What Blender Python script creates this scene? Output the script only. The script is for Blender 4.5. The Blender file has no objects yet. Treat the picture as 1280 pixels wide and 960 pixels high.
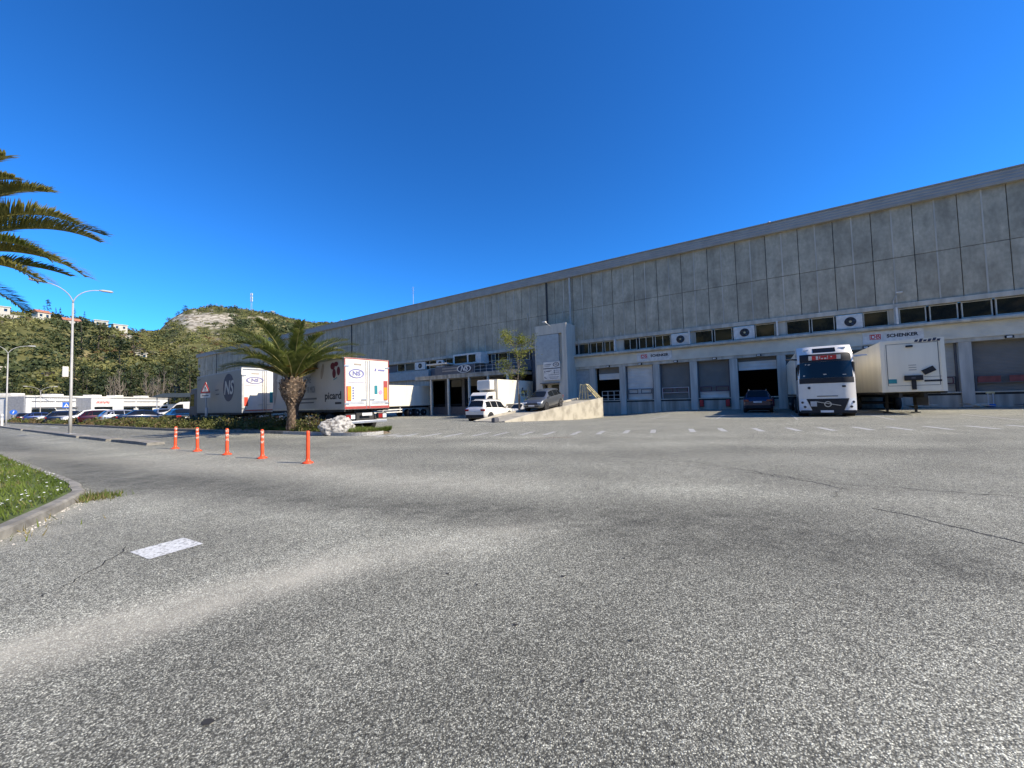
import bpy, bmesh, math, random
import numpy as np
from mathutils import Vector, Matrix
R_ = math.radians
sc = bpy.context.scene
C = sc.collection
random.seed(7); rng = np.random.default_rng(7)
EYE = 1.35

# ------------------------------------------------------------------ camera
roll, pitch = .027, math.atan(21/481)
X = Vector((1, 0, 0)); F = Vector((0, math.cos(pitch), math.sin(pitch))); U0 = Vector((0, -math.sin(pitch), math.cos(pitch)))
Rv = math.cos(roll)*X - math.sin(roll)*U0; Uv = math.sin(roll)*X + math.cos(roll)*U0
cam = bpy.data.cameras.new('camera'); camo = bpy.data.objects.new('camera', cam); C.objects.link(camo)
camo.matrix_world = Matrix(((Rv.x, Uv.x, -F.x, 0), (Rv.y, Uv.y, -F.y, 0), (Rv.z, Uv.z, -F.z, EYE), (0, 0, 0, 1)))
cam.sensor_fit = 'HORIZONTAL'; cam.sensor_width = 36; cam.lens = 36*481/1280
cam.clip_start = .05; cam.clip_end = 6000
sc.camera = camo
# ------------------------------------------------------------------ sun and sky
SUN_EL = 38.0
SUN_XY = Vector((.938, -.347))                       # towards the sun
w = bpy.data.worlds.new('World'); sc.world = w; w.use_nodes = True
nt = w.node_tree; bg = nt.nodes['Background']
sky = nt.nodes.new('ShaderNodeTexSky'); sky.sky_type = 'NISHITA'; sky.sun_disc = False
sky.sun_elevation = R_(SUN_EL); sky.sun_rotation = math.atan2(SUN_XY.x, SUN_XY.y)
sky.altitude = 300; sky.air_density = 1.0; sky.dust_density = .0; sky.ozone_density = 6.0
gam = nt.nodes.new('ShaderNodeGamma'); gam.inputs[1].default_value = 1.25; tint = nt.nodes.new('ShaderNodeMix'); tint.data_type = 'RGBA'; tint.blend_type = 'MULTIPLY'; tint.inputs[0].default_value = 1
tint.inputs[7].default_value = (.27, .80, 1.13, 1)          # the deep clean blue of a winter sky after the mistral
nt.links.new(sky.outputs[0], gam.inputs[0]); nt.links.new(gam.outputs[0], tint.inputs[6]); nt.links.new(tint.outputs[2], bg.inputs[0]); bg.inputs[1].default_value = .090
sl = bpy.data.lights.new('sun', 'SUN'); sl.energy = 4.7; sl.angle = R_(.5); sl.color = (1, .90, .74)
so = bpy.data.objects.new('sun', sl); C.objects.link(so)
sdir = Vector((SUN_XY.x*math.cos(R_(SUN_EL)), SUN_XY.y*math.cos(R_(SUN_EL)), math.sin(R_(SUN_EL))))
so.rotation_euler = sdir.to_track_quat('Z', 'Y').to_euler(); so.location = (40, -15, 40)
sc.view_settings.view_transform = 'Standard'; sc.view_settings.look = 'None'
sc.view_settings.exposure = .65; sc.view_settings.gamma = 1

# ------------------------------------------------------------------ frames
T = Vector((.83577, -.54908, 0)); N = Vector((.54908, .83577, 0)); D = 42.0   # warehouse front: T along it, N into it
FAC_ROT = math.atan2(T.y, T.x)
def S(s, off=0, h=0): return N*(D-off) + T*s + Vector((0, 0, h))
def smooth(a, b, x):
    t = min(1, max(0, (x-a)/(b-a))); return t*t*(3-2*t)
def zg(x, y):                                           # the yard dips a little towards the left loading docks
    p = Vector((x, y, 0)); s = p.dot(T); off = D - p.dot(N)
    return -.42*smooth(-6, -13, s)*smooth(24, 9, off)*smooth(-135, -100, s)

# ------------------------------------------------------------------ materials
def nodes(m): return m.node_tree.nodes, m.node_tree.links
def mat(name, col, rough=.6, metal=0, var=.12, scale=3., coat=0, streak=False, bump=0, bscale=40, spec=.5, col2=None, det=6, lo=.35, hi=.65):
    m = bpy.data.materials.new(name); m.use_nodes = True
    nn, ll = nodes(m); b = nn['Principled BSDF']
    b.inputs['Roughness'].default_value = rough; b.inputs['Metallic'].default_value = metal
    b.inputs['Coat Weight'].default_value = coat; b.inputs['Specular IOR Level'].default_value = spec
    if var or col2:
        tc = nn.new('ShaderNodeTexCoord'); mp = nn.new('ShaderNodeMapping'); ns = nn.new('ShaderNodeTexNoise')
        mp.inputs['Scale'].default_value = (1, 1, .12) if streak else (1, 1, 1)
        ns.inputs['Scale'].default_value = scale; ns.inputs['Detail'].default_value = det
        ll.new(tc.outputs['Object'], mp.inputs[0]); ll.new(mp.outputs[0], ns.inputs['Vector'])
        cr = nn.new('ShaderNodeValToRGB'); cr.color_ramp.elements[0].position = lo; cr.color_ramp.elements[1].position = hi
        a = col2 if col2 else tuple(c*(1-var) for c in col); z = col if col2 else tuple(min(1, c*(1+var)) for c in col)
        cr.color_ramp.elements[0].color = (*a, 1); cr.color_ramp.elements[1].color = (*z, 1)
        ll.new(ns.outputs[0], cr.inputs[0]); ll.new(cr.outputs[0], b.inputs['Base Color'])
        if bump:
            n2 = nn.new('ShaderNodeTexNoise'); n2.inputs['Scale'].default_value = bscale; n2.inputs['Detail'].default_value = 4
            ll.new(tc.outputs['Object'], n2.inputs['Vector'])
            bp = nn.new('ShaderNodeBump'); bp.inputs['Strength'].default_value = bump; bp.inputs['Distance'].default_value = .02
            ll.new(n2.outputs[0], bp.inputs['Height']); ll.new(bp.outputs[0], b.inputs['Normal'])
    else: b.inputs['Base Color'].default_value = (*col, 1)
    return m
def leafmat(name, a, b_, scale=.6, rough=.6, trans=.25):
    m = mat(name, b_, rough, var=.1, scale=scale, col2=a, det=3, spec=.3)
    nn, ll = nodes(m); b = nn['Principled BSDF']
    tr = nn.new('ShaderNodeBsdfTranslucent'); mx = nn.new('ShaderNodeMixShader'); mx.inputs[0].default_value = trans
    cr = [n for n in nn if n.type == 'VALTORGB'][0]
    ll.new(cr.outputs[0], tr.inputs[0]); ll.new(b.outputs[0], mx.inputs[1]); ll.new(tr.outputs[0], mx.inputs[2])
    ll.new(mx.outputs[0], nn['Material Output'].inputs[0])
    return m

def concrete_panels():
    m = bpy.data.materials.new('weathered precast concrete'); m.use_nodes = True
    nn, ll = nodes(m); b = nn['Principled BSDF']; b.inputs['Roughness'].default_value = .9
    tc = nn.new('ShaderNodeTexCoord')
    def noise(scale, sx, sz, det=5):
        mp = nn.new('ShaderNodeMapping'); mp.inputs['Scale'].default_value = (sx, sx, sz); ll.new(tc.outputs['Object'], mp.inputs[0])
        n = nn.new('ShaderNodeTexNoise'); n.inputs['Scale'].default_value = scale; n.inputs['Detail'].default_value = det; ll.new(mp.outputs[0], n.inputs['Vector']); return n
    n1 = noise(1.0, 1.3, .28); n2 = noise(.9, 1, .8, 8); n3 = noise(5, 1, .6)
    def ramp(src, lo, hi, a, z):
        r = nn.new('ShaderNodeMapRange'); r.inputs[1].default_value = lo; r.inputs[2].default_value = hi; r.inputs[3].default_value = a; r.inputs[4].default_value = z
        ll.new(src, r.inputs[0]); return r.outputs[0]
    def mul(a, b_):
        q = nn.new('ShaderNodeMath'); q.operation = 'MULTIPLY'; ll.new(a, q.inputs[0]); ll.new(b_, q.inputs[1]); return q.outputs[0]
    v = mul(mul(ramp(n1.outputs[0], .3, .7, .80, 1.14), ramp(n2.outputs[0], .3, .7, .80, 1.18)), ramp(n3.outputs[0], .3, .7, .86, 1.13))
    sx = nn.new('ShaderNodeSeparateXYZ'); ll.new(tc.outputs['Object'], sx.inputs[0])
    def mt(o, a, k):
        q = nn.new('ShaderNodeMath'); q.operation = o; ll.new(a, q.inputs[0]); q.inputs[1].default_value = k; return q.outputs[0]
    cell = nn.new('ShaderNodeCombineXYZ'); ll.new(mt('FLOOR', mt('DIVIDE', mt('ADD', sx.outputs[0], 133.8), 1.2), 0), cell.inputs[0]); ll.new(mt('GREATER_THAN', sx.outputs[2], 11.85), cell.inputs[1])
    wn = nn.new('ShaderNodeTexWhiteNoise'); ll.new(cell.outputs[0], wn.inputs['Vector']); v = mul(v, ramp(wn.outputs[0], 0, 1, .90, 1.10))
    hs = nn.new('ShaderNodeMix'); hs.data_type = 'RGBA'; hs.blend_type = 'MULTIPLY'; hs.inputs[0].default_value = 1
    hs.inputs[6].default_value = (.45, .395, .285, 1)
    cc = nn.new('ShaderNodeCombineColor'); [ll.new(v, cc.inputs[i]) for i in range(3)]
    ll.new(cc.outputs[0], hs.inputs[7]); ll.new(hs.outputs[2], b.inputs['Base Color'])
    bp = nn.new('ShaderNodeBump'); bp.inputs['Strength'].default_value = .25; ll.new(n3.outputs[0], bp.inputs['Height']); ll.new(bp.outputs[0], b.inputs['Normal'])
    return m

def asphalt():
    m = bpy.data.materials.new('worn asphalt'); m.use_nodes = True
    nn, ll = nodes(m); b = nn['Principled BSDF']; b.inputs['Roughness'].default_value = .85; b.inputs['Specular IOR Level'].default_value = .35
    tc = nn.new('ShaderNodeTexCoord'); P = tc.outputs['Object']
    def N_(scale, det=3, rough=.5):
        n = nn.new('ShaderNodeTexNoise'); n.inputs['Scale'].default_value = scale; n.inputs['Detail'].default_value = det; n.inputs['Roughness'].default_value = rough
        ll.new(P, n.inputs['Vector']); return n.outputs[0]
    vo = nn.new('ShaderNodeTexVoronoi'); vo.inputs['Scale'].default_value = 165; ll.new(P, vo.inputs['Vector'])
    sep = nn.new('ShaderNodeSeparateColor'); ll.new(vo.outputs['Color'], sep.inputs[0])
    def mr(src, lo, hi, a, z):
        r = nn.new('ShaderNodeMapRange'); r.inputs[1].default_value = lo; r.inputs[2].default_value = hi; r.inputs[3].default_value = a; r.inputs[4].default_value = z; ll.new(src, r.inputs[0]); return r.outputs[0]
    def op(o, a, b_):
        q = nn.new('ShaderNodeMath'); q.operation = o
        for i, s_ in enumerate((a, b_)):
            if isinstance(s_, (int, float)): q.inputs[i].default_value = s_
            else: ll.new(s_, q.inputs[i])
        return q.outputs[0]
    stone = op('POWER', sep.outputs[0], 2.4)                       # a few pale chips among dark ones
    gap = mr(vo.outputs['Distance'], .1, .8, 1.0, .32)
    mid = mr(N_(45, 3, .6), .3, .7, .6, 1.4)
    mid2 = mr(N_(9, 4, .6), .3, .7, .82, 1.18)
    large = mr(N_(.55, 9, .68), .3, .7, .78, 1.22)
    fine = op('MULTIPLY', op('ADD', op('MULTIPLY', stone, .80), .155), gap)
    v = op('MULTIPLY', op('MULTIPLY', op('MULTIPLY', fine, mid), mid2), large)
    at = nn.new('ShaderNodeAttribute'); at.attribute_name = 'wear'
    s2 = nn.new('ShaderNodeSeparateColor'); ll.new(at.outputs['Color'], s2.inputs[0])
    brk = mr(N_(2.2, 9, .72), .32, .68, .15, 1.35)
    dark = op('SUBTRACT', 1, op('MULTIPLY', op('MULTIPLY', s2.outputs[0], .55), brk))
    v = op('MULTIPLY', op('MULTIPLY', v, dark), op('ADD', 1, op('MULTIPLY', op('MULTIPLY', s2.outputs[2], .68), mr(N_(1.3, 8, .7), .3, .7, .3, 1.2))))
    dust = op('MULTIPLY', s2.outputs[1], mr(N_(3, 5, .7), .3, .7, .35, 1.1))
    cc = nn.new('ShaderNodeCombineColor'); ll.new(v, cc.inputs[0]); ll.new(op('MULTIPLY', v, .98), cc.inputs[1]); ll.new(op('MULTIPLY', v, .79), cc.inputs[2])
    mx = nn.new('ShaderNodeMix'); mx.data_type = 'RGBA'; ll.new(dust, mx.inputs[0]); ll.new(cc.outputs[0], mx.inputs[6]); mx.inputs[7].default_value = (.50, .465, .37, 1)
    ll.new(mx.outputs[2], b.inputs['Base Color'])
    bp = nn.new('ShaderNodeBump'); bp.inputs['Strength'].default_value = .75; bp.inputs['Distance'].default_value = .006
    ll.new(op('ADD', op('MULTIPLY', gap, .8), mid), bp.inputs['Height']); ll.new(bp.outputs[0], b.inputs['Normal'])
    return m

def corrugated(name, col, scale, axis='z'):
    m = mat(name, col, .55, var=.08, scale=1.2)
    nn, ll = nodes(m); b = nn['Principled BSDF']
    tc = nn.new('ShaderNodeTexCoord'); wv = nn.new('ShaderNodeTexWave'); wv.bands_direction = axis.upper(); wv.inputs['Scale'].default_value = scale
    ll.new(tc.outputs['Object'], wv.inputs['Vector']); bp = nn.new('ShaderNodeBump'); bp.inputs['Strength'].default_value = .6; bp.inputs['Distance'].default_value = .04
    ll.new(wv.outputs[1], bp.inputs['Height']); ll.new(bp.outputs[0], b.inputs['Normal'])
    return m
def painted_worn(name, col, bare, amount=.45):
    m = bpy.data.materials.new(name); m.use_nodes = True; nn, ll = nodes(m); b = nn['Principled BSDF']; b.inputs['Roughness'].default_value = .8
    tc = nn.new('ShaderNodeTexCoord'); n = nn.new('ShaderNodeTexNoise'); n.inputs['Scale'].default_value = 30; n.inputs['Detail'].default_value = 6; n.inputs['Roughness'].default_value = .7
    ll.new(tc.outputs['Object'], n.inputs['Vector']); cr = nn.new('ShaderNodeValToRGB')
    cr.color_ramp.elements[0].position = amount-.06; cr.color_ramp.elements[1].position = amount+.06
    cr.color_ramp.elements[0].color = (*bare, 1); cr.color_ramp.elements[1].color = (*col, 1)
    ll.new(n.outputs[0], cr.inputs[0]); ll.new(cr.outputs[0], b.inputs['Base Color']); return m

M = dict(
    asphalt=asphalt(), panels=concrete_panels(),
    joint=mat('dark joint', (.05, .05, .05), .9),
    beam=mat('pale concrete beam', (.52, .475, .38), .85, var=.2, scale=2, streak=True),
    pillar=mat('painted concrete pillar', (.52, .485, .41), .8, var=.18, scale=3, streak=True, bump=.15),
    dockface=mat('stained dock concrete', (.40, .36, .29), .9, var=.3, scale=2, streak=True, bump=.2),
    fascia=corrugated('ribbed roof fascia', (.36, .335, .29), 1.4),
    corr=corrugated('ribbed cream cladding', (.74, .68, .53), 3.2),
    shutter_w=corrugated('white sectional door', (.68, .64, .56), .9),
    shutter_d=corrugated('grey roller shutter', (.20, .185, .155), 3.0),
    shutter_l=corrugated('light grey roller shutter', (.46, .43, .36), 3.0),
    roof=mat('roof sheet', (.4, .4, .4), .6),
    winframe=mat('pale window frame', (.55, .52, .43), .6),
    glass=mat('dark window glass', (.012, .016, .018), .04, var=0, spec=.8),
    glass_b=mat('bluish window glass', (.02, .045, .065), .06, var=0, spec=.9),
    carglass=mat('car glass', (.010, .012, .014), .05, var=0, spec=.35),
    black=mat('black rubber and plastic', (.018, .018, .02), .7, var=.2),
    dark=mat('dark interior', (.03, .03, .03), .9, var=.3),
    chassis=mat('dirty chassis steel', (.035, .034, .033), .7, var=.3),
    alu=mat('brushed aluminium', (.55, .56, .57), .35, metal=.8, var=.1),
    galv=mat('galvanised steel', (.50, .51, .52), .5, metal=.4, var=.12),
    lamp=mat('grey painted lamp post', (.40, .39, .36), .5, var=.1),
    white=mat('white vehicle paint', (.80, .76, .68), .3, var=.03, coat=.5),
    whitebox=mat('white trailer skin', (.79, .735, .59), .45, var=.06, scale=1.5, streak=True),
    greybox=mat('off-white printed trailer skin', (.54, .50, .43), .45, var=.07, scale=1, streak=True),
    greybox2=mat('silver grey trailer skin', (.34, .315, .27), .45, var=.05, scale=1, streak=True),
    red=mat('red paint', (.55, .03, .03), .5), redlens=mat('red lamp lens', (.28, .01, .01), .15, coat=.5),
    orange_r=mat('orange reflective plate', (.85, .32, .02), .4), rustred=mat('faded rust red panel', (.20, .055, .045), .7, var=.25), redframe=mat('dull red door frame', (.36, .06, .05), .5), redplate=mat('red reflective plate', (.62, .07, .04), .4),
    lens=mat('clear headlamp lens', (.75, .78, .8), .12, var=.1, coat=.6), lens_d=mat('dark lamp housing', (.06, .06, .07), .2, coat=.5),
    plate=mat('white number plate', (.75, .75, .73), .5), navy=mat('navy blue print', (.03, .036, .07), .5), ink=mat('black print', (.02, .02, .025), .5),
    greyprint_shade=mat('grey print and dock shade', (.10, .10, .11), .5), burgundy=mat('burgundy print', (.13, .012, .03), .5), teal=mat('teal sticker', (.02, .22, .26), .5),
    lilac=mat('violet grey print', (.20, .20, .38), .5), tan=mat('tan print', (.34, .29, .24), .6), pink=mat('pink sticker', (.7, .35, .5), .5),
    signwhite=mat('white sign board', (.70, .67, .60), .5), bluesign=mat('blue sign face', (.02, .12, .5), .4), towerwall=mat('pale tower concrete', (.58, .54, .44), .85, var=.12, scale=2.5, streak=True), panelblue=mat('blue grey tinted panel', (.38, .41, .40), .25, var=.1),
    bollard=mat('orange plastic', (.80, .085, .02), .45, var=.1, scale=8), bollard_w=painted_worn('worn white reflective band', (.78, .62, .55), (.8, .15, .06), .52),
    kerb=mat('kerb stone', (.23, .215, .18), .9, var=.3, scale=5, bump=.3), kerb_w=painted_worn('worn white kerb', (.55, .54, .5), (.25, .24, .21), .5),
    paint=painted_worn('worn white road paint', (.64, .64, .61), (.28, .275, .255), .455),
    paint3=painted_worn('weathered white stripe paint', (.50, .495, .47), (.24, .235, .22), .49),
    paint2=painted_worn('half gone road paint', (.52, .51, .47), (.23, .225, .21), .52),
    crack=mat('open asphalt crack', (.028, .027, .026), .95), redline=mat('faded red paint line', (.22, .10, .08), .9),
    rampwall=mat('sunlit stained ramp concrete', (.46, .42, .33), .9, col2=(.30, .27, .21), scale=1.3, bump=.3, lo=.34, hi=.56, det=9), ramptop=mat('ramp surface', (.36, .33, .26), .9, var=.2, scale=2),
    timber=mat('yellow painted timber', (.55, .47, .26), .7, var=.2, scale=6),
    soil=mat('dry soil', (.16, .12, .08), .95, var=.3), lawn=mat('lawn ground', (.075, .10, .022), .95, var=.4, scale=3),
    rock=mat('white pitted limestone', (.46, .44, .40), .95, col2=(.12, .11, .10), scale=6, bump=.8, bscale=12, lo=.36, hi=.52),
    palmtrunk=mat('palm trunk fibre', (.15, .10, .065), .95, col2=(.05, .036, .025), scale=9), palmboot=mat('cut palm boots', (.30, .22, .15), .9, col2=(.11, .075, .05), scale=7),
    bark=mat('grey bark', (.22, .19, .15), .95, col2=(.10, .08, .06), scale=8), barkdark=mat('dark bark', (.07, .055, .04), .95),
    tyre=mat('tyre rubber', (.02, .02, .02), .85), rim=mat('alloy rim', (.5, .5, .52), .35, metal=.7),
    shopwhite=corrugated('white ribbed shop cladding', (.70, .70, .68), .8, 'x'), shopshade=mat('shop wall with painted shade', (.26, .27, .29), .7), redtext=mat('red lettering', (.7, .05, .03), .5),
    plaster=mat('cream plaster', (.52, .47, .38), .9), tile=mat('terracotta tile', (.38, .16, .09), .9, var=.25),
    canopydark=mat('dark canopy fabric', (.035, .05, .065), .8),
    palm_g=leafmat('palm leaf green', (.08, .11, .02), (.20, .225, .055), 2.0, trans=.4), palm_y=leafmat('palm leaf yellowed', (.20, .19, .05), (.34, .32, .10), 2.0, trans=.45),
    palm_b=leafmat('old brown palm leaf', (.22, .12, .03), (.36, .21, .07), 3.0), rachis=mat('palm rib', (.30, .27, .09), .6, var=.2),
    pine=leafmat('pine needles', (.018, .030, .010), (.052, .066, .022), .35, trans=.1), pine2=leafmat('olive pine needles', (.04, .05, .016), (.09, .095, .032), .35, trans=.1),
    scrub1=leafmat('dark scrub', (.042, .056, .019), (.092, .106, .037), .1, trans=.1), scrub2=leafmat('olive scrub', (.085, .092, .03), (.16, .158, .055), .1, trans=.1),
    scrub3=leafmat('yellow green scrub', (.12, .125, .033), (.22, .205, .065), .1, trans=.1), scrub4=leafmat('leafless grey scrub', (.10, .085, .062), (.18, .15, .115), .1, trans=.1), scrub5=leafmat('russet scrub', (.11, .065, .03), (.17, .10, .045), .1, trans=.1),
    hedge1=leafmat('hedge leaf', (.07, .082, .02), (.15, .155, .045), 1.5), hedge2=leafmat('dry hedge leaf', (.12, .085, .035), (.20, .15, .07), 1.5),
    young=leafmat('fresh yellow green leaf', (.14, .17, .022), (.26, .27, .05), 1.0, trans=.4),
    grass=leafmat('grass blade', (.075, .115, .014), (.18, .235, .04), .8, trans=.3), grass2=leafmat('dry grass blade', (.20, .17, .07), (.28, .23, .10), .8),
    daisy=mat('white daisy petals', (.8, .8, .76), .7), stonechip=mat('pale gravel chip', (.5, .46, .4), .9, var=.3),
)
def paint(name, col, rough=.3, metal=.3): return mat(name, col, rough, metal, var=.04, coat=.8)

# ------------------------------------------------------------------ mesh builder
class MB:
    def __init__(s): s.v = []; s.f = []; s.mi = []; s.cur = 0; s.mx = None; s.sm = []; s.smooth = False
    def add(s, vs, fs):
        b = len(s.v)
        if s.mx is not None: vs = [s.mx @ Vector(v) for v in vs]
        s.v += [tuple(v) for v in vs]; s.f += [tuple(i+b for i in f) for f in fs]; s.mi += [s.cur]*len(fs); s.sm += [s.smooth]*len(fs)
        return s
    def box(s, x0, x1, y0, y1, z0, z1, bev=0):
        if bev:
            b = bmesh.new(); bmesh.ops.create_cube(b, size=1)
            for v in b.verts: v.co = Vector(((x0+x1)/2+v.co.x*(x1-x0), (y0+y1)/2+v.co.y*(y1-y0), (z0+z1)/2+v.co.z*(z1-z0)))
            bmesh.ops.bevel(b, geom=b.edges[:], offset=bev, segments=2, affect='EDGES', profile=.5)
            b.verts.index_update(); r = s.add([v.co.copy() for v in b.verts], [[v.index for v in f.verts] for f in b.faces]); b.free(); return r
        return s.add([(x0,y0,z0),(x1,y0,z0),(x1,y1,z0),(x0,y1,z0),(x0,y0,z1),(x1,y0,z1),(x1,y1,z1),(x0,y1,z1)],
                     [(0,3,2,1),(4,5,6,7),(0,1,5,4),(1,2,6,5),(2,3,7,6),(3,0,4,7)])
    def prism(s, poly, axis, a, b):
        # poly: 2D points, extruded along axis ('x','y','z') from a to b
        def P(u, v, t): return {'x': (t, u, v), 'y': (u, t, v), 'z': (u, v, t)}[axis]
        n = len(poly); vs = [P(u, v, a) for u, v in poly]+[P(u, v, b) for u, v in poly]
        return s.add(vs, [tuple(range(n))[::-1], tuple(range(n, 2*n))]+[(i, (i+1) % n, n+(i+1) % n, n+i) for i in range(n)])
    def tube(s, pts, rad, n=8, cap=True):
        pts = [Vector(p) for p in pts]; rad = rad if isinstance(rad, (list, tuple)) else [rad]*len(pts); vs = []
        ref = None
        for i, p in enumerate(pts):
            d = (pts[min(i+1, len(pts)-1)]-pts[max(i-1, 0)]).normalized()
            a = d.orthogonal().normalized() if ref is None else (ref-d*ref.dot(d)).normalized()
            ref = a; b = d.cross(a)
            vs += [p+(a*math.cos(2*math.pi*k/n)+b*math.sin(2*math.pi*k/n))*rad[i] for k in range(n)]
        fs = [(i*n+k, i*n+(k+1) % n, (i+1)*n+(k+1) % n, (i+1)*n+k) for i in range(len(pts)-1) for k in range(n)]
        if cap: fs += [tuple(range(n))[::-1], tuple((len(pts)-1)*n+k for k in range(n))]
        return s.add(vs, fs)
    def bar(s, p, q, w_=.05):
        return s.tube([p, q], w_*.7, 4)
    def lathe(s, prof, n=20, axis='z', c=(0, 0, 0)):
        vs = []
        for r, h in prof:
            for k in range(n):
                a = 2*math.pi*k/n; u, v = r*math.cos(a), r*math.sin(a)
                vs.append({'z': (c[0]+u, c[1]+v, c[2]+h), 'x': (c[0]+h, c[1]+u, c[2]+v), 'y': (c[0]+v, c[1]+h, c[2]+u)}[axis])
        fs = [(i*n+k, i*n+(k+1) % n, (i+1)*n+(k+1) % n, (i+1)*n+k) for i in range(len(prof)-1) for k in range(n)]
        fs += [tuple(range(n))[::-1], tuple((len(prof)-1)*n+k for k in range(n))]
        return s.add(vs, fs)
    def grid(s, rows):                     # rows of equal-length point lists
        m = len(rows[0]); vs = [p for r in rows for p in r]
        return s.add(vs, [(i*m+j, i*m+j+1, (i+1)*m+j+1, (i+1)*m+j) for i in range(len(rows)-1) for j in range(m-1)])
    def mesh(s, name, mats):
        me = bpy.data.meshes.new(name); me.from_pydata(s.v, [], s.f)
        mats = mats if isinstance(mats, (list, tuple)) else [mats]
        for m in mats: me.materials.append(M[m] if isinstance(m, str) else m)
        me.polygons.foreach_set('material_index', s.mi); me.polygons.foreach_set('use_smooth', s.sm)
        me.update(); return me
    def build(s, name, mats, parent=None, loc=None, rotz=None):
        o = bpy.data.objects.new(name, s.mesh(name, mats)); C.objects.link(o)
        if parent: o.parent = parent
        if loc is not None: o.location = loc
        if rotz is not None: o.rotation_euler = (0, 0, rotz)
        return o
def tag(o, label=None, cat=None, group=None, kind=None):
    for k, v in (('label', label), ('category', cat), ('group', group), ('kind', kind)):
        if v: o[k] = v
    return o
def thing(name, label, cat, loc=(0, 0, 0), rotz=0, group=None):
    o = bpy.data.objects.new(name, None); o.empty_display_size = .3; C.objects.link(o); o.location = loc; o.rotation_euler = (0, 0, rotz)
    return tag(o, label, cat, group)
def copy_tree(o, parent=None):
    c = o.copy(); C.objects.link(c)
    if parent: c.parent = parent
    for ch in list(o.children): copy_tree(ch, c)
    return c
def text_mb(mb, s_, size, org, xdir, ydir, align='CENTER', xs=1.0, bold=0, shear=0):
    cu = bpy.data.curves.new('t', 'FONT'); cu.body = s_; cu.size = size; cu.align_x = align; cu.align_y = 'CENTER'; cu.resolution_u = 3; cu.offset = bold; cu.shear = shear
    ob = bpy.data.objects.new('t', cu); C.objects.link(ob)
    dg = bpy.context.evaluated_depsgraph_get(); me = bpy.data.meshes.new_from_object(ob.evaluated_get(dg))
    org, xd, yd = Vector(org), Vector(xdir), Vector(ydir)
    mb.add([org+xd*(v.co.x*xs)+yd*v.co.y for v in me.vertices], [tuple(p.vertices) for p in me.polygons])
    bpy.data.objects.remove(ob); bpy.data.meshes.remove(me); bpy.data.curves.remove(cu)
def ellipse(mb, org, xd, yd, a, b, n=28, inner=0):
    org, xd, yd = Vector(org), Vector(xd), Vector(yd)
    P = lambda k, f: org+xd*(a*f*math.cos(2*math.pi*k/n))+yd*(b*f*math.sin(2*math.pi*k/n))
    if inner: mb.add([P(k, 1) for k in range(n)]+[P(k, inner) for k in range(n)], [(k, (k+1) % n, n+(k+1) % n, n+k) for k in range(n)])
    else: mb.add([P(k, 1) for k in range(n)], [tuple(range(n))])
def quad(mb, org, xd, yd, x0, x1, y0, y1):
    org, xd, yd = Vector(org), Vector(xd), Vector(yd)
    mb.add([org+xd*x0+yd*y0, org+xd*x1+yd*y0, org+xd*x1+yd*y1, org+xd*x0+yd*y1], [(0, 1, 2, 3)])
def leafmesh(name, cen, size, mats, mi=None, flat=.0, aspect=1.0):
    """many small leaf quads at the given centres, one mesh"""
    cen = np.asarray(cen, float); n = len(cen); size = np.broadcast_to(size, n)[:, None]
    a = rng.normal(size=(n, 3)); a /= np.linalg.norm(a, axis=1)[:, None]
    b = rng.normal(size=(n, 3)); b[:, 2] *= (1-flat); b -= a*(a*b).sum(1)[:, None]; b /= np.linalg.norm(b, axis=1)[:, None]
    v = np.stack([cen-a*size*aspect, cen-b*size*.5, cen+a*size*aspect, cen+b*size*.5], 1).reshape(-1, 3)
    me = bpy.data.meshes.new(name); me.vertices.add(4*n); me.vertices.foreach_set('co', v.ravel())
    me.loops.add(4*n); me.loops.foreach_set('vertex_index', np.arange(4*n)); me.polygons.add(n)
    me.polygons.foreach_set('loop_start', np.arange(n)*4); me.polygons.foreach_set('loop_total', np.full(n, 4))
    for m in mats: me.materials.append(M[m])
    if mi is not None: me.polygons.foreach_set('material_index', np.asarray(mi, np.int32))
    me.update(calc_edges=True); return me
def linkmesh(me, name, parent=None, loc=(0, 0, 0), rotz=0):
    o = bpy.data.objects.new(name, me); C.objects.link(o); o.location = loc; o.rotation_euler = (0, 0, rotz)
    if parent: o.parent = parent
    return o

# ================================================================== GROUND
def axis(dense0, dense1, step, lim, grow=1.25):
    a = list(np.arange(dense0, dense1+1e-6, step)); st = step
    while a[-1] < lim: st *= grow; a.append(a[-1]+st)
    st = step
    while a[0] > -lim: st *= grow; a.insert(0, a[0]-st)
    return np.array(a)
gx = axis(-26, 26, .4, 2500); gy = axis(0, 46, .4, 2500)
GX, GY = np.meshgrid(gx, gy)
def seg_dist(px, py, pts):
    d = np.full(px.shape, 1e9)
    for (x0, y0), (x1, y1) in zip(pts[:-1], pts[1:]):
        dx, dy = x1-x0, y1-y0; t = np.clip(((px-x0)*dx+(py-y0)*dy)/(dx*dx+dy*dy), 0, 1)
        d = np.minimum(d, np.hypot(px-x0-t*dx, py-y0-t*dy))
    return d
def zg_np(x, y):
    s = x*T.x+y*T.y; off = D-(x*N.x+y*N.y)
    sm = lambda a, b, v: (lambda t: t*t*(3-2*t))(np.clip((v-a)/(b-a), 0, 1))
    return -.42*sm(-6, -13, s)*sm(24, 9, off)*sm(-135, -100, s)
wob = .25*np.sin(GX*.9+GY*.5)+.2*np.sin(GY*1.3-GX*.4)
def band(pts, wd): d = seg_dist(GX+wob*.5, GY+wob*.5, pts); return np.exp(-(d/wd)**2)
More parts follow.
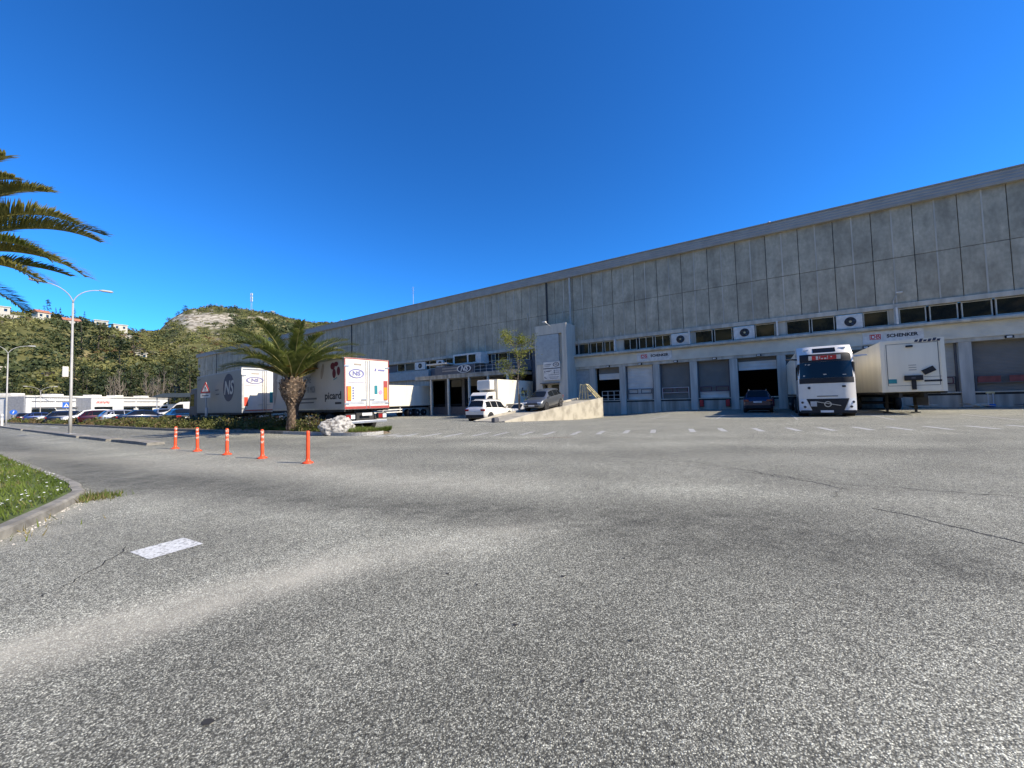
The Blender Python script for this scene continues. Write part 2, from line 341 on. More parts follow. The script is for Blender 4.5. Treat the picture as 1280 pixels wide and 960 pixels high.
wear = np.clip(1.0*band([(-60, 43), (-17.4, 13.8), (-8.6, 8.43), (-4.56, 6.3), (0, 4.75), (2.2, 3.8), (3.8, 2.7), (5, 1)], .62)
    + .55*band([(-40, 27), (-13, 9.2), (-6.5, 6.6)], .5) + .5*band([(-60, 46.5), (-12, 15.2), (-3, 11.2), (2, 9.6), (9, 9.0), (30, 6)], .9)
    + .45*band([(-50, 42), (-15, 18.5), (-4, 14.2), (6, 12.6), (30, 9)], .8) + .3*band([(-1, 1), (1, 3.2), (8, 7), (14, 12)], .6)
    + .35*band([(-1.2, 0), (-1.7, 2.3), (-.9, 3.2), (2, 4.4)], .28)+.3*band([(.3, 0), (.5, 2.4)], .35)+.28*band([(-4, .2), (0, 1.0), (6, 1.2)], 1.3), 0, 1)  # last band: broad darkening of the nearest asphalt
dust = np.clip(.95*band([(-5, 0.6), (-2.82, 2.18), (-2.2, 2.75), (-1.6, 3.25)], .22)+.35*band([(-1.6, 3.25), (0.0, 4.05)], .3)
    + .5*band([(-5.3, 4.2), (-5.9, 4.55), (-6.3, 5.4)], .28)+.28*band([(-30, 17.5), (-12, 11.3), (-5, 8), (0, 6.4)], .55)+.3*band([(-11.76, 13.3), (-4.9, 9.1), (-3, 8)], .35), 0, 1)
pale = np.clip(.9*band([(-3.6, 1.7), (-2.2, 3.0), (-.9, 3.75), (.6, 4.05)], .42)+.6*band([(-6.2, 5.6), (-4.6, 5.2), (-2.5, 5.0), (-.5, 3.9)], .5)+.55*band([(1.5, 1.2), (2.2, 1.9), (3.5, 2.3), (6, 3.0)], .45)
    +.5*band([(-40, 30.5), (-16, 14.5), (-6, 9.0), (-1, 6.6), (5, 4.6)], .5)+.5*band([(-14, 19.2), (-6, 16.2), (4, 13.2), (20, 10.5)], .9)+.35*band([(-5, 12.3), (3, 11.2), (14, 8.5)], .7), 0, 1)
nxg, nyg = len(gx), len(gy)
gv = np.stack([GX, GY, zg_np(GX, GY)], -1).reshape(-1, 3)
gf = [(j*nxg+i, j*nxg+i+1, (j+1)*nxg+i+1, (j+1)*nxg+i) for j in range(nyg-1) for i in range(nxg-1)]
me = bpy.data.meshes.new('asphalt_ground'); me.from_pydata(gv.tolist(), [], gf); me.materials.append(M['asphalt'])
ca = me.color_attributes.new('wear', 'FLOAT_COLOR', 'POINT')
ca.data.foreach_set('color', np.stack([wear, dust, pale, 0*wear+1], -1).reshape(-1).astype(np.float32))
me.polygons.foreach_set('use_smooth', [True]*len(gf))
tag(linkmesh(me, 'asphalt_ground'), kind='structure')

def strip(name, m, lists, wd, lift=.004, kind='structure'):
    mb = MB()
    for pts in lists:
        pts = [Vector((p[0], p[1], 0)) for p in pts]; L, Rr = [], []
        for i, p in enumerate(pts):
            d = (pts[min(i+1, len(pts)-1)]-pts[max(i-1, 0)]).normalized(); q = Vector((-d.y, d.x, 0)); ww = wd(i, len(pts)) if callable(wd) else wd
            for o, sgn in ((L, 1), (Rr, -1)):
                c = p+q*sgn*ww/2; o.append((c.x, c.y, zg(c.x, c.y)+lift))
        mb.grid([Rr, L])
    o = mb.build(name, m); tag(o, kind=kind); return o
stp = [(-5.68, 15.97), (-4.79, 15.79), (-3.73, 15.59), (-2.73, 15.36), (-1.61, 15.31), (-.78, 15.2), (.29, 15.16), (1.18, 14.89), (2.22, 14.65), (3.17, 14.56), (4.22, 14.65), (5.24, 14.54),
       (6.74, 14.49), (7.86, 14.37), (9.01, 13.98), (10.2, 13.79), (11.25, 13.54), (12.43, 13.38), (13.42, 13.02), (14.59, 12.85), (15.85, 12.61), (17.17, 12.5), (18.4, 12.3), (19.6, 12.1)]
stl = [((x, y), (x+.365*1.5, y+.93*1.5)) for x, y in stp]; st1, st2, st3 = stl[:4], stl[4:12], stl[12:]
strip('hatched_road_marking', 'paint3', st1+st3, .20); strip('faded_road_marking', 'paint2', st2, .20)
strip('bay_line_marking', 'paint2', [[S(s, 17.5), S(s, 12)] for s in (-12.9, -9.4, -5.9, -2.4, 1.3, 4.9, 8.6, 12.4)]+[[S(-15, 20.5), S(12, 20.5)]], .11)
strip('give_way_marking', 'paint', [[(-3.52, 3.65), (-3.32, 4.02)]], lambda i, n: .42)
strip('far_road_marking', 'paint', [[(-41+i*-6, 34.8+i*3.75), (-44+i*-6, 36.7+i*3.75)] for i in range(3)]+[[(-6.5, 17.0), (-4.2, 16.1)]], .14)
strip('faded_red_line', 'redline', [[(.6, 13.75), (2.1, 13.75)]], .06, .006)
def jag(pts, a=.05, n=9):
    out = []
    for (x0, y0), (x1, y1) in zip(pts[:-1], pts[1:]):
        for k in range(n): t = k/n; out.append((x0+(x1-x0)*t+random.uniform(-a, a), y0+(y1-y0)*t+random.uniform(-a, a)))
    out.append(pts[-1]); return out
strip('asphalt_crack', 'crack', [jag([(-6, 12.9), (-.05, 11.89), (1.89, 9.4), (3.0, 8.4), (3.69, 7.88), (4.16, 6.91), (4.52, 6.16), (4.89, 5.65), (5.38, 5.38), (6.22, 4.77), (9, 3.8)]),
    jag([(4.16, 6.91), (4.25, 6.4), (4.32, 6.06)], .03), jag([(2.3, 8.2), (3.3, 7.5), (4.4, 6.3), (4.62, 5.4)], .04), jag([(4.1, 4.5), (4.25, 4.2), (4.37, 3.37)], .02)],
    lambda i, n: random.uniform(.006, .022), .003)
strip('hairline_crack', 'crack', [jag([(-3.9, 4.0), (-3.6, 3.3), (-3.5, 2.9)], .03), jag([(-12.5, 11.3), (-9.5, 10.2), (-9.2, 9.9)], .05), jag([(4.6, 5.5), (4.3, 5.2), (4.1, 5.0)], .04)],
    lambda i, n: random.uniform(.004, .012), .003)
# oil spots and little pits
mb = MB()
for x, y, r in [(-1.35, 1.72, .025), (-.02, 2.38, .014), (.35, 3.0, .02), (.62, 2.2, .012), (-.3, 2.9, .012), (.3, 1.9, .012), (.9, 3.3, .015), (-.55, 3.1, .016)]:
    mb.add([(x+r*random.uniform(.6, 1.3)*math.cos(a), y+r*random.uniform(.5, 1.2)*math.sin(a), .003) for a in np.linspace(0, 6.28, 11)[:-1]], [tuple(range(10))])
tag(mb.build('oil_spot_marking', 'crack'), kind='structure')

# kerbs
def kerb(name, pts, m='kerb', wd=.15, h=.11, side=1, step=None):
    """kerb stones along a polyline; side=+1: the width grows to the left of the travel direction"""
    pts = [Vector((p[0], p[1], 0)) for p in pts]; mb = MB(); rows = []
    for i, p in enumerate(pts):
        d = (pts[min(i+1, len(pts)-1)]-pts[max(i-1, 0)]).normalized(); q = Vector((-d.y, d.x, 0))*side; z = zg(p.x, p.y)
        rows.append([p+Vector((0, 0, z-.05)), p+q*.012+Vector((0, 0, z+h-.025)), p+q*.04+Vector((0, 0, z+h)), p+q*wd+Vector((0, 0, z+h+.004)), p+q*(wd+.002)+Vector((0, 0, z-.05))])
    mb.grid(rows); mb.add(rows[0], [(0, 1, 2, 3, 4)]); mb.add(rows[-1], [(4, 3, 2, 1, 0)])
    return tag(mb.build(name, m), kind='structure')
def curve(pts, n=6):
    P = [Vector((p[0], p[1])) for p in pts]; out = []
    for i in range(len(P)-1):
        a, b, c, d = P[max(i-1, 0)], P[i], P[i+1], P[min(i+2, len(P)-1)]
        for k in range(n):
            t = k/n; out.append(.5*((2*b)+(c-a)*t+(2*a-5*b+4*c-d)*t*t+(3*b-a-3*c+d)*t*t*t))
    out.append(P[-1]); return [(p.x, p.y) for p in out]
vk = curve([(-4.6, 1.0), (-5.2, 3.3), (-5.56, 4.21), (-5.9, 4.8), (-6.45, 5.65), (-6.9, 6.25), (-7.35, 6.6), (-8.12, 7.19), (-12.02, 9.66), (-17.46, 13.15), (-40, 27.7), (-90, 60)])
kerb('verge_kerb', vk, side=1)
mb = MB(); inner = [Vector((p[0], p[1], 0)) for p in vk]
rows = []
for i, p in enumerate(inner):
    d = (inner[min(i+1, len(inner)-1)]-inner[max(i-1, 0)]).normalized(); q = Vector((-d.y, d.x, 0))
    c = Vector((-9.2, 5.2, 0)) if i < 43 else p+q*2.5
    rows.append([p+q*.16+Vector((0, 0, .11)), p.lerp(c, .35)+q*.1+Vector((0, 0, .15)), p.lerp(c, .75)+Vector((0, 0, .2)), c+Vector((0, 0, .22)), c+(c-Vector((0, 3, 0))).normalized()*6+Vector((0, 0, .25))])
mb.smooth = True
mb.grid(rows)
mb.build('grass_verge', 'lawn'); tag(bpy.data.objects['grass_verge'], kind='structure')
med = [(-14.06, 15.2), (-19.2, 18.3), (-25.9, 22.6), (-40, 32), (-55.6, 42.2), (-75, 55)]
RD = Vector((-.848, .53, 0)); RQ = Vector((.53, .848, 0))
def median_piece(a, b):
    mb = MB(); n = max(2, int((Vector(b)-Vector(a)).length)); rows = []
    for k in range(n+1):
        p = Vector((*a, 0)).lerp(Vector((*b, 0)), k/n); e = .12 if 0 < k < n else .10
        rows.append([p+RQ*-.28, p+RQ*-.26+Vector((0, 0, e)), p+RQ*.26+Vector((0, 0, e)), p+RQ*.28])
    mb.grid(rows); mb.add(rows[0], [(0, 1, 2, 3)]); mb.add(rows[-1], [(3, 2, 1, 0)]); tag(mb.build('median_kerb', 'kerb'), kind='structure')
for a, b in (((-14.06, 15.2), (-17.9, 17.55)), ((-18.5, 17.9), (-22.6, 20.45)), ((-23.2, 20.85), (-39.6, 31.5)), ((-40.4, 32.0), (-80, 58))): median_piece(a, b)
# planted bed kerb by the palm
bedk = curve([(-95, 70), (-60, 48.4), (-40, 36.4), (-22.21, 25.2), (-13.32, 20.5), (-9.0, 18.0), (-7.6, 17.2), (-6.6, 17.0), (-6.1, 17.4), (-6.3, 18.3), (-7.6, 19.6)])
kerb('bed_kerb', bedk[:27], side=-1, h=.14); kerb('bed_kerb_white_stones', bedk[26:], 'kerb_w', side=-1, h=.14)
mb = MB(); rows = []
for i, p in enumerate(bedk[:-4]):
    p = Vector((*p, 0)); q = RQ; wv = min(2.6, max(.3, (Vector((-6.2, 17.6, 0))-p).length*.45)); wv = wv if i < 24 else min(wv, 1.6)
    rows.append([p+q*.16+Vector((0, 0, .12)), p+q*(.16+wv*.5)+Vector((0, 0, .19)), p+q*(.16+wv)+Vector((0, 0, .12)), p+q*(.2+wv)+Vector((0, 0, -.05))])
mb.grid(rows); tag(mb.build('planted_bed', 'soil'), kind='structure')

# ================================================================== HILLS
RT = [(-180, 15), (-140, 15), (-100, 12), (-75, 9.6), (-60, 9.9), (-53.3, 9.6), (-50.5, 9.5), (-48.3, 9.15), (-46.8, 8.75), (-45.2, 8.45), (-43.8, 8.35), (-42.8, 8.9), (-41.5, 10.4), (-40.2, 11.35), (-38.5, 11.95), (-36, 12.05),
      (-34.5, 11.95), (-32, 11.85), (-29.5, 11.4), (-26.5, 11.05), (-23, 11.3), (-19.4, 11.7), (-12, 11), (0, 9), (25, 4), (60, 2.5), (95, 5), (130, 10), (180, 15)]
RAZ = np.array([a for a, _ in RT]); REL = np.array([e for _, e in RT])
def hill(az, r):
    az = np.asarray(az, float); r = np.asarray(r, float)
    el = np.interp(az, RAZ, REL); front = (az > -70) & (az < 60)
    Rr = np.where(az < -46, 330, np.where(az > -42, 430, 330+100*(az+46)/4)); Rr = np.where(front, Rr, 200)
    r0 = np.where(front, 168, 75); Hh = np.tan(np.radians(el))*Rr+EYE
    t = (r-r0)/(Rr-r0); up = np.clip(t, 0, 1)**1.12
    z = Hh*up-np.clip(t-1, 0, 2)*Hh*.35
    x, y = r*np.sin(np.radians(az)), r*np.cos(np.radians(az))
    bump = 1.6*np.sin(x*.045+1)*np.cos(y*.05)+1.0*np.sin(x*.11-y*.09)+.5*np.sin(x*.23+y*.2)
    return z+bump*np.clip(t*4, 0, 1)-1.0*(t < .02)
def pol(az, r): a = np.radians(az); return r*np.sin(a), r*np.cos(a)
def rockmask(az, r):
    el = np.degrees(np.arctan2(hill(az, r)-EYE, r)); x, y = pol(az, r)
    n = np.sin(x*.31+1.7*np.sin(y*.17))*np.cos(y*.27+x*.1)+.6*np.sin(x*.8-y*.6)
    def g(a0, e0, aw, ew): return np.exp(-((az-a0)/aw)**2-((el-e0)/ew)**2)
    m = 1.4*g(-40.0, 10.3, 2.1, .95)+1.0*g(-37.0, 10.6, 1.6, .85)+.9*g(-33.2, 10.9, 1.6, .5)+.65*g(-41.5, 7.4, .9, .35)+.5*g(-38.5, 9.0, 2.2, .5)
    return np.clip((m+n*.34-.52)*4, 0, 1)*(r > 250)
azs = np.concatenate([np.arange(-180, -72, 4.), np.arange(-72, -10, .4), np.arange(-10, 181, 4.)]); rs = np.concatenate([np.arange(70, 160, 15.), np.arange(160, 460, 4.5), np.arange(460, 720, 40.)])
AZ, RS = np.meshgrid(azs, rs); HX, HY = pol(AZ, RS); HZ = hill(AZ, RS)
HZ = np.where(RS > 650, -5, HZ)
nh = len(azs); hv = np.stack([HX, HY, HZ], -1).reshape(-1, 3); hf = [(j*nh+i, j*nh+i+1, (j+1)*nh+i+1, (j+1)*nh+i) for j in range(len(rs)-1) for i in range(nh-1)]
hm = bpy.data.materials.new('hillside ground'); hm.use_nodes = True
nn, ll = nodes(hm); b = nn['Principled BSDF']; b.inputs['Roughness'].default_value = .95; b.inputs['Specular IOR Level'].default_value = .1
tc = nn.new('ShaderNodeTexCoord'); n1 = nn.new('ShaderNodeTexNoise'); n1.inputs['Scale'].default_value = .045; n1.inputs['Detail'].default_value = 8; ll.new(tc.outputs['Object'], n1.inputs['Vector'])
cr = nn.new('ShaderNodeValToRGB'); e = cr.color_ramp.elements; e[0].position = .32; e[0].color = (.05, .052, .019, 1); e[1].position = .68; e[1].color = (.25, .205, .105, 1)
e2 = cr.color_ramp.elements.new(.47); e2.color = (.092, .092, .034, 1); e3 = cr.color_ramp.elements.new(.56); e3.color = (.155, .145, .055, 1); ll.new(n1.outputs[0], cr.inputs[0])
n2 = nn.new('ShaderNodeTexNoise'); n2.inputs['Scale'].default_value = .35; n2.inputs['Detail'].default_value = 8; ll.new(tc.outputs['Object'], n2.inputs['Vector'])
c2 = nn.new('ShaderNodeValToRGB'); c2.color_ramp.elements[0].position = .42; c2.color_ramp.elements[0].color = (.20, .17, .12, 1); c2.color_ramp.elements[1].position = .56; c2.color_ramp.elements[1].color = (.50, .44, .34, 1); ll.new(n2.outputs[0], c2.inputs[0])
at = nn.new('ShaderNodeAttribute'); at.attribute_name = 'rock'; mx = nn.new('ShaderNodeMix'); mx.data_type = 'RGBA'
sp = nn.new('ShaderNodeSeparateColor'); ll.new(at.outputs['Color'], sp.inputs[0]); ll.new(sp.outputs[0], mx.inputs[0]); ll.new(cr.outputs[0], mx.inputs[6]); ll.new(c2.outputs[0], mx.inputs[7]); ll.new(mx.outputs[2], b.inputs['Base Color'])
me = bpy.data.meshes.new('wooded_hills'); me.from_pydata(hv.tolist(), [], hf); me.materials.append(hm)
rk = rockmask(AZ, RS).reshape(-1); ca = me.color_attributes.new('rock', 'FLOAT_COLOR', 'POINT'); ca.data.foreach_set('color', np.stack([rk, rk, rk, rk*0+1], -1).reshape(-1).astype(np.float32))
me.polygons.foreach_set('use_smooth', [True]*len(hf)); tag(linkmesh(me, 'hills'), kind='structure')
# scrub on the hills: one mass of bushes
cen, siz, mi = [], [], []
def bush(x, y, z, rad, hgt, n, leaf, m):
    u = rng.normal(size=(n, 3)); u /= np.linalg.norm(u, axis=1)[:, None]; u *= rng.uniform(.55, 1.05, (n, 1)); u[:, 2] = np.abs(u[:, 2])
    c = u*np.array([rad, rad, hgt])+np.array([x, y, z]); cen.append(c); siz.append(rng.uniform(.6, 1.3, n)*leaf); mi.append(np.full(n, m))
NB = 8200
az = rng.uniform(-64, -12, NB*2); r = np.sqrt(rng.uniform(168**2, 455**2, NB*2)); Rr = np.where(az < -46, 330, np.where(az > -42, 430, 380)); ok = (r < Rr+6); az, r = az[ok][:NB], r[ok][:NB]
z = hill(az, r); x, y = pol(az, r); rkm = rockmask(az, r)
for i in range(len(az)):
    nz = math.sin(x[i]*.05+2)*math.cos(y[i]*.043)+.7*math.sin(x[i]*.13+y[i]*.11)+random.uniform(-.8, .8)
    if rkm[i] > .25 and random.random() < .80: continue
    low = r[i] < 250
    if nz > .9 and random.random() < .5: continue
    m = 0 if nz < -.75 else (1 if nz < .2 else (2 if nz < .8 else random.choice((3, 2, 4, 1))))
    if low and az[i] > -49 and random.random() < .5: m = random.choice((0, 0, 1))
    rad = random.uniform(1.0, 2.6)*(1.25 if m == 0 else 1)*(1.15 if low else 1)*(.6 if rkm[i] > .25 else 1)
    bush(x[i], y[i], z[i]-.3, rad, rad*random.uniform(.75, 1.25), 30 if low else 24, rad*.30, m)
az = rng.uniform(95, 290, 900); r = np.sqrt(rng.uniform(85**2, 210**2, 900)); z = hill(((az+180) % 360)-180, r); x, y = pol(az, r)
for i in range(900): bush(x[i], y[i], z[i]-.5, random.uniform(3, 6), random.uniform(3, 8), 22, 1.6, random.choice((0, 0, 1)))
o = linkmesh(leafmesh('hillside_scrub', np.concatenate(cen), np.concatenate(siz), ['scrub1', 'scrub2', 'scrub3', 'scrub4', 'scrub5'], np.concatenate(mi)), 'hillside_scrub'); tag(o, 'mixed green and brown scrub covering the hillsides', kind='stuff')

# individual pines at the foot of the hill
def pine_meshes(k):
    rr = random.Random(k); h = 1.0; c, s_ = [], []
    lean = rr.uniform(-.05, .05)
    for j in range(34):
        t = rr.uniform(.05, 1); rad = (1-t)**.75*.30+.03; a = rr.uniform(0, 6.28); q = rr.uniform(.35, 1)
        for _ in range(9):
            c.append((math.cos(a)*rad*q+rr.gauss(0, .035)+lean*t, math.sin(a)*rad*q+rr.gauss(0, .035), t+rr.gauss(0, .028)-.07*q)); s_.append(rr.uniform(.022, .045))
    cm = leafmesh('crown', c, np.array(s_), ['pine2' if k % 3 == 0 else 'pine'])
    tb = MB(); tb.tube([(0, 0, -.05), (lean*.4, 0, .45), (lean, 0, .95)], [.012, .009, .003], 6); return cm, tb.mesh('trunk', 'barkdark')
PM = [pine_meshes(k) for k in range(6)]
def pine(x, y, z, h, k, label, group=None, wide=1.0, cat='tree', name='pine_tree'):
    t = thing(name, label, cat, (x, y, z), random.uniform(0, 6.28), group); t.scale = (h*wide, h*wide, h)
    linkmesh(PM[k % 6][0], 'crown', t); linkmesh(PM[k % 6][1], 'trunk', t); return t
k = 0
for az_, r_ in [(-53.4+i*.62+random.uniform(-.2, .2), random.uniform(158, 180)) for i in range(27)]+[(-48.6+i*.42+random.uniform(-.2, .2), random.uniform(180, 206)) for i in range(26)]:
    x, y = pol(az_, r_); pine(x, y, float(hill(az_, r_))*1.0-.3, (random.uniform(9, 13) if r_ < 181 else random.uniform(8.5, 12)), k, 'tall dark green pine in the wood behind the white shop', 'pines in the wood behind the shop', random.uniform(1.0, 1.5)); k += 1
for az_, r_, h in [(-48.3, 250, 15), (-47.2, 262, 14), (-45.6, 246, 13), (-44.5, 262, 14), (-46.4, 268, 12)]:
    x, y = pol(az_, r_); pine(x, y, float(hill(az_, r_))-.5, h, k, 'dark round pine halfway up the left hillside', 'pines halfway up the hillside', 1.7); k += 1
x, y = pol(-39.9, 120); pine(x, y, 0, 15, 3, 'dark pine standing against the left end of the warehouse', None, 1.05)
x, y = pol(-40.9, 128); pine(x, y, 0, 12, 5, 'lower dark pine left of the one by the warehouse end', None, 1.15)
# cypresses on the ridge
def cypress(az_, r_, h, label, dz=0, wide=.42):
    x, y = pol(az_, r_); pine(x, y, float(hill(az_, r_))+dz-.8, h, int(h), label, None, wide, 'tree', 'cypress_tree')
cypress(-50.55, 326, 10.5, 'broad dark cypress beside the cream ridge house', 0, .75); cypress(-50.0, 328, 6.5, 'short cypress right of the broad one on the ridge'); cypress(-49.75, 327, 7.5, 'middle slender cypress on the left ridge')
cypress(-48.85, 326, 9.0, 'tall thin cypress behind the orange roofed house'); cypress(-48.15, 326, 8.0, 'lone thin cypress on the ridge beyond the orange roof')
for az_, h in ((-40.45, 6.5), (-41.05, 4.5), (-38.15, 4.5), (-33.0, 4.5)):
    x, y = pol(az_, 428); pine(x, y, float(hill(az_, 428))-.8, h, k, {6.5: 'round dark tree crowning the rocky hilltop at its left end', 4.5: 'small dark bush on the skyline of the rocky hill'}[h], None if h == 6.5 else 'bushes on the rocky skyline', 1.9); k += 1
# bare poplars in front of the wood
def bare_tree_mesh(seed):
    rr = random.Random(seed); mb = MB(); mb.tube([(0, 0, 0), (.02, 0, .5), (0, .02, 1)], [.016, .010, .002], 5)
    for i in range(34):
        t = rr.uniform(.22, .95); a = rr.uniform(0, 6.28); L = rr.uniform(.12, .3)*(1.15-t); p = Vector((.01, .01, t))
        mb.tube([p, p+Vector((math.cos(a)*L*.45, math.sin(a)*L*.45, L*.6)), p+Vector((math.cos(a)*L*.6, math.sin(a)*L*.6, L*1.3))], [.006, .004, .002], 3)
    return mb.mesh('trunk', 'bark')
BM_ = [bare_tree_mesh(i) for i in range(3)]
for i, (px_az, r_) in enumerate([(-46.35, 150), (-46.0, 155), (-45.6, 150), (-43.0, 150), (-42.6, 156), (-42.2, 150), (-41.7, 158), (-41.3, 150), (-43.6, 160)]):
    x, y = pol(px_az, r_); t = thing('bare_tree', 'leafless pale poplar in front of the dark pine wood', 'tree', (x, y, 0), i, 'bare poplars before the wood'); t.scale = (11+i % 3,)*3; linkmesh(BM_[i % 3], 'trunk_and_limbs', t)

# houses on the ridge
def house(az_, r_, w_, d_, h_, label, wall, rot=0, roof='gable', dz=0):
    w_, d_, h_ = w_*.62, d_*.6, h_*.58; dz -= .2
    x, y = pol(az_, r_); z = float(hill(az_, r_))+dz; t = thing('hillside_house', label, 'house', (x, y, z), -math.radians(az_)+rot)
    mb = MB(); mb.box(-w_/2, w_/2, -d_/2, d_/2, -3, h_); mb.build('wall', wall, t)
    for i in range(max(2, int(w_/3))):
        xx = -w_/2+(i+.5)*w_/max(2, int(w_/3)); q = MB(); q.box(xx-.5, xx+.5, -d_/2-.03, -d_/2+.1, h_-2.1, h_-.8); q.build('window', 'glass', t)
    q = MB()
    if roof == 'gable': q.prism([(-d_/2-.4, h_), (d_/2+.4, h_), (0, h_+1.7)], 'x', -w_/2-.4, w_/2+.4); q.build('roof', 'tile', t)
    else: q.box(-w_/2-.3, w_/2+.3, -d_/2-.3, d_/2+.3, h_+.003, h_+.4); q.build('roof', wall, t)
    return t
house(-53.2, 322, 9, 8, 5.5, 'white flat roofed villa at the left end of the ridge', 'plaster', roof='flat', dz=1.5)
house(-50.9, 322, 8, 7, 3.2, 'cream house with tiled roof below the broad cypress', 'plaster', .5, dz=1.0)
house(-49.05, 322, 10, 7, 2.6, 'house with wide orange tiled roof on the ridge', 'plaster', .2, dz=.3)
house(-47.0, 330, 9, 7, 3.4, 'pale flat house on the falling ridge', 'plaster', roof='flat', dz=.2)
house(-45.7, 336, 10, 7, 3.6, 'long pale house lowest on the ridge', 'plaster', .25, 'flat', dz=.3); house(-45.15, 330, 6, 5, 2.6, 'small white house at the saddle of the hills', 'plaster', -.2, 'flat')
house(-31.9, 430, 4, 4, 4, 'tiny white building on top of the rocky hill', 'plaster', roof='flat'); house(-44.0, 285, 7, 5, 2.6, 'small cream hut on the slope between the hills', 'plaster', roof='flat', dz=.2)
house(-53.4, 225, 8, 6, 3.0, 'white house low on the left hillside', 'plaster', roof='flat', dz=.5)
x, y = pol(-52.2, 316); t = thing('garden_wall', 'long cream retaining wall below the white villa', 'wall', (x, y, float(hill(-52.2, 316))), R_(52.2)); mb = MB(); mb.box(-11, 9, -.3, .3, -2, 1.6); mb.box(-11.1, 9.1, -.4, .4, 1.603, 1.8); mb.build('wall', 'plaster', t)
# radio mast on the hill
x, y = pol(-34.15, 425); t = thing('radio_mast', 'lattice radio mast on the hilltop', 'mast', (x, y, float(hill(-34.15, 425))-1))
mb = MB()
for a in range(3): mb.tube([(.7*math.cos(a*2.09), .7*math.sin(a*2.09), 0), (.35*math.cos(a*2.09), .35*math.sin(a*2.09), 19)], .09, 5)
for i in range(12): mb.tube([(.6*math.cos(i*2.09), .6*math.sin(i*2.09), i*1.55), (.55*math.cos((i+1)*2.09), .55*math.sin((i+1)*2.09), (i+1)*1.55)], .05, 4)
mb.build('lattice', 'galv', t); mb = MB()
for z_ in (12, 14.5, 17.5): mb.box(-.9, -.5, -.4, .4, z_-1, z_+1); mb.box(.5, .9, -.4, .4, z_-1, z_+1)
mb.build('antenna_panel', 'signwhite', t)

# ================================================================== WAREHOUSE  (local x along the front, y into the building, z up)
def fac_loc(s=0, off=0, z=0): return S(s, off, z)
def on_front(name, label, cat, s, off, z=0, group=None): return thing(name, label, cat, S(s, off, z), FAC_ROT, group)
WH = on_front('warehouse', 'long grey concrete warehouse with a row of raised loading docks', 'warehouse', 0, 0)
S0, S1 = -134.0, 34.0
# upper panel wall: precast panels 2.4 m wide in two courses, each with a raised edge on one side
mb = MB(); mb.box(S0+.1, S1, .10, .5, 8.17, 15.9); mb.build('wall_backing', 'joint', WH)
mb = MB(); s = 15.0-2.4*62
while s < S1-.1:
    a, b_ = max(s, S0), min(s+2.4, S1)
    if b_-a > .3:
        for z0, z1 in ((8.17, 11.83), (11.87, 15.86)):
            mb.box(a+.025, b_-.025, 0, .3, z0, z1)
            mb.cur = 1; mb.box((a+b_)/2-.045, (a+b_)/2+.045, -.03, .0-.001, z0+.01, z1-.01); mb.cur = 0
    s += 2.4
o = mb.build('upper_wall', ['panels', 'beam'], WH)
mb = MB(); mb.box(S0-.2, S1, -.35, .6, 15.86, 16.82, .03); mb.box(S0-.25, S1, -.42, .3, 16.80, 16.88); mb.build('roof_fascia', 'fascia', WH)
mb = MB(); mb.add([(S0-.2, .5, 16.6), (S1, .5, 16.6), (S1, 60, 17.0), (S0-.2, 60, 17.0)], [(0, 1, 2, 3)]); mb.build('roof', 'roof', WH)
mb = MB(); mb.box(S0, S0+.3, .6, 60, -.6, 16.5); mb.box(S1-.3, S1, .6, 60, -.6, 16.5); mb.box(S0, S1, 59.7, 60, -.6, 16.5); mb.build('end_wall', 'panels', WH)
mb = MB()
for s in (-22.1, -62, -93, -121): mb.box(s-.12, s+.12, -.06, .02, 8.2, 15.85)
mb.build('expansion_joint', 'joint', WH)
# ledge beam under the panels, ledge gutter under the windows, ribbed fascia, lintel
mb = MB(); mb.box(S0, S1, -.18, .35, 7.80, 8.17, .02); mb.build('ledge_beam', 'beam', WH)
mb = MB()
prof = [(-.62, 6.20), (-.66, 6.30), (-.62, 6.42), (-.5, 6.47), (.1, 6.50), (.1, 6.17), (-.5, 6.165)]
mb.prism(prof, 'x', -19.2, S1); mb.build('gutter_ledge', 'beam', WH)
mb = MB(); mb.box(-19.2, S1, -.28, .1, 5.06, 6.164); mb.build('ribbed_fascia', 'corr', WH)
mb = MB(); mb.box(-19.2, S1, -.20, .5, 4.78, 5.058); mb.build('lintel_beam', 'beam', WH)
mb = MB(); mb.box(S0, S1, .38, .6, 6.5, 7.8); mb.build('window_backing', 'dark', WH)
# window strip
def window(a, b_, z0=6.55, z1=7.76, mull=0, glass='glass'):
    mb = MB(); f = .06
    mb.box(a, b_, .05, .2, z0, z0+f); mb.box(a, b_, .05, .2, z1-f, z1); mb.box(a, a+f, .05, .2, z0+f+.001, z1-f-.001); mb.box(b_-f, b_, .05, .2, z0+f+.001, z1-f-.001)
    if mull: mb.box((a+b_)/2-.03, (a+b_)/2+.03, .06, .19, z0+f+.002, z1-f-.002)
    w_ = mb.build('window', 'winframe', WH); q = MB(); q.box(a+f, b_-f, .12, .14, z0+f, z1-f); q.build('pane', glass, w_)
for a, b_, m_ in [(-18.7, -16.85, 0), (-16.65, -15.15, 1), (-14.95, -13.75, 1), (-12.8, -11.35, 1), (-11.1, -9.65, 1), (-9.45, -7.9, 1), (-5.6, -4.05, 0), (-3.88, -2.36, 0), (-.5, 1.0, 0), (1.84, 3.5, 0), (3.62, 5.16, 0),
    (6.98, 8.5, 0), (9.1, 10.6, 0), (10.78, 12.26, 0), (12.44, 13.95, 0), (14.1, 15.6, 0), (15.8, 17.3, 0), (17.5, 19, 0), (20.5, 22, 0), (22.2, 23.7, 0), (23.9, 25.4, 0)]: window(a, b_, mull=m_)
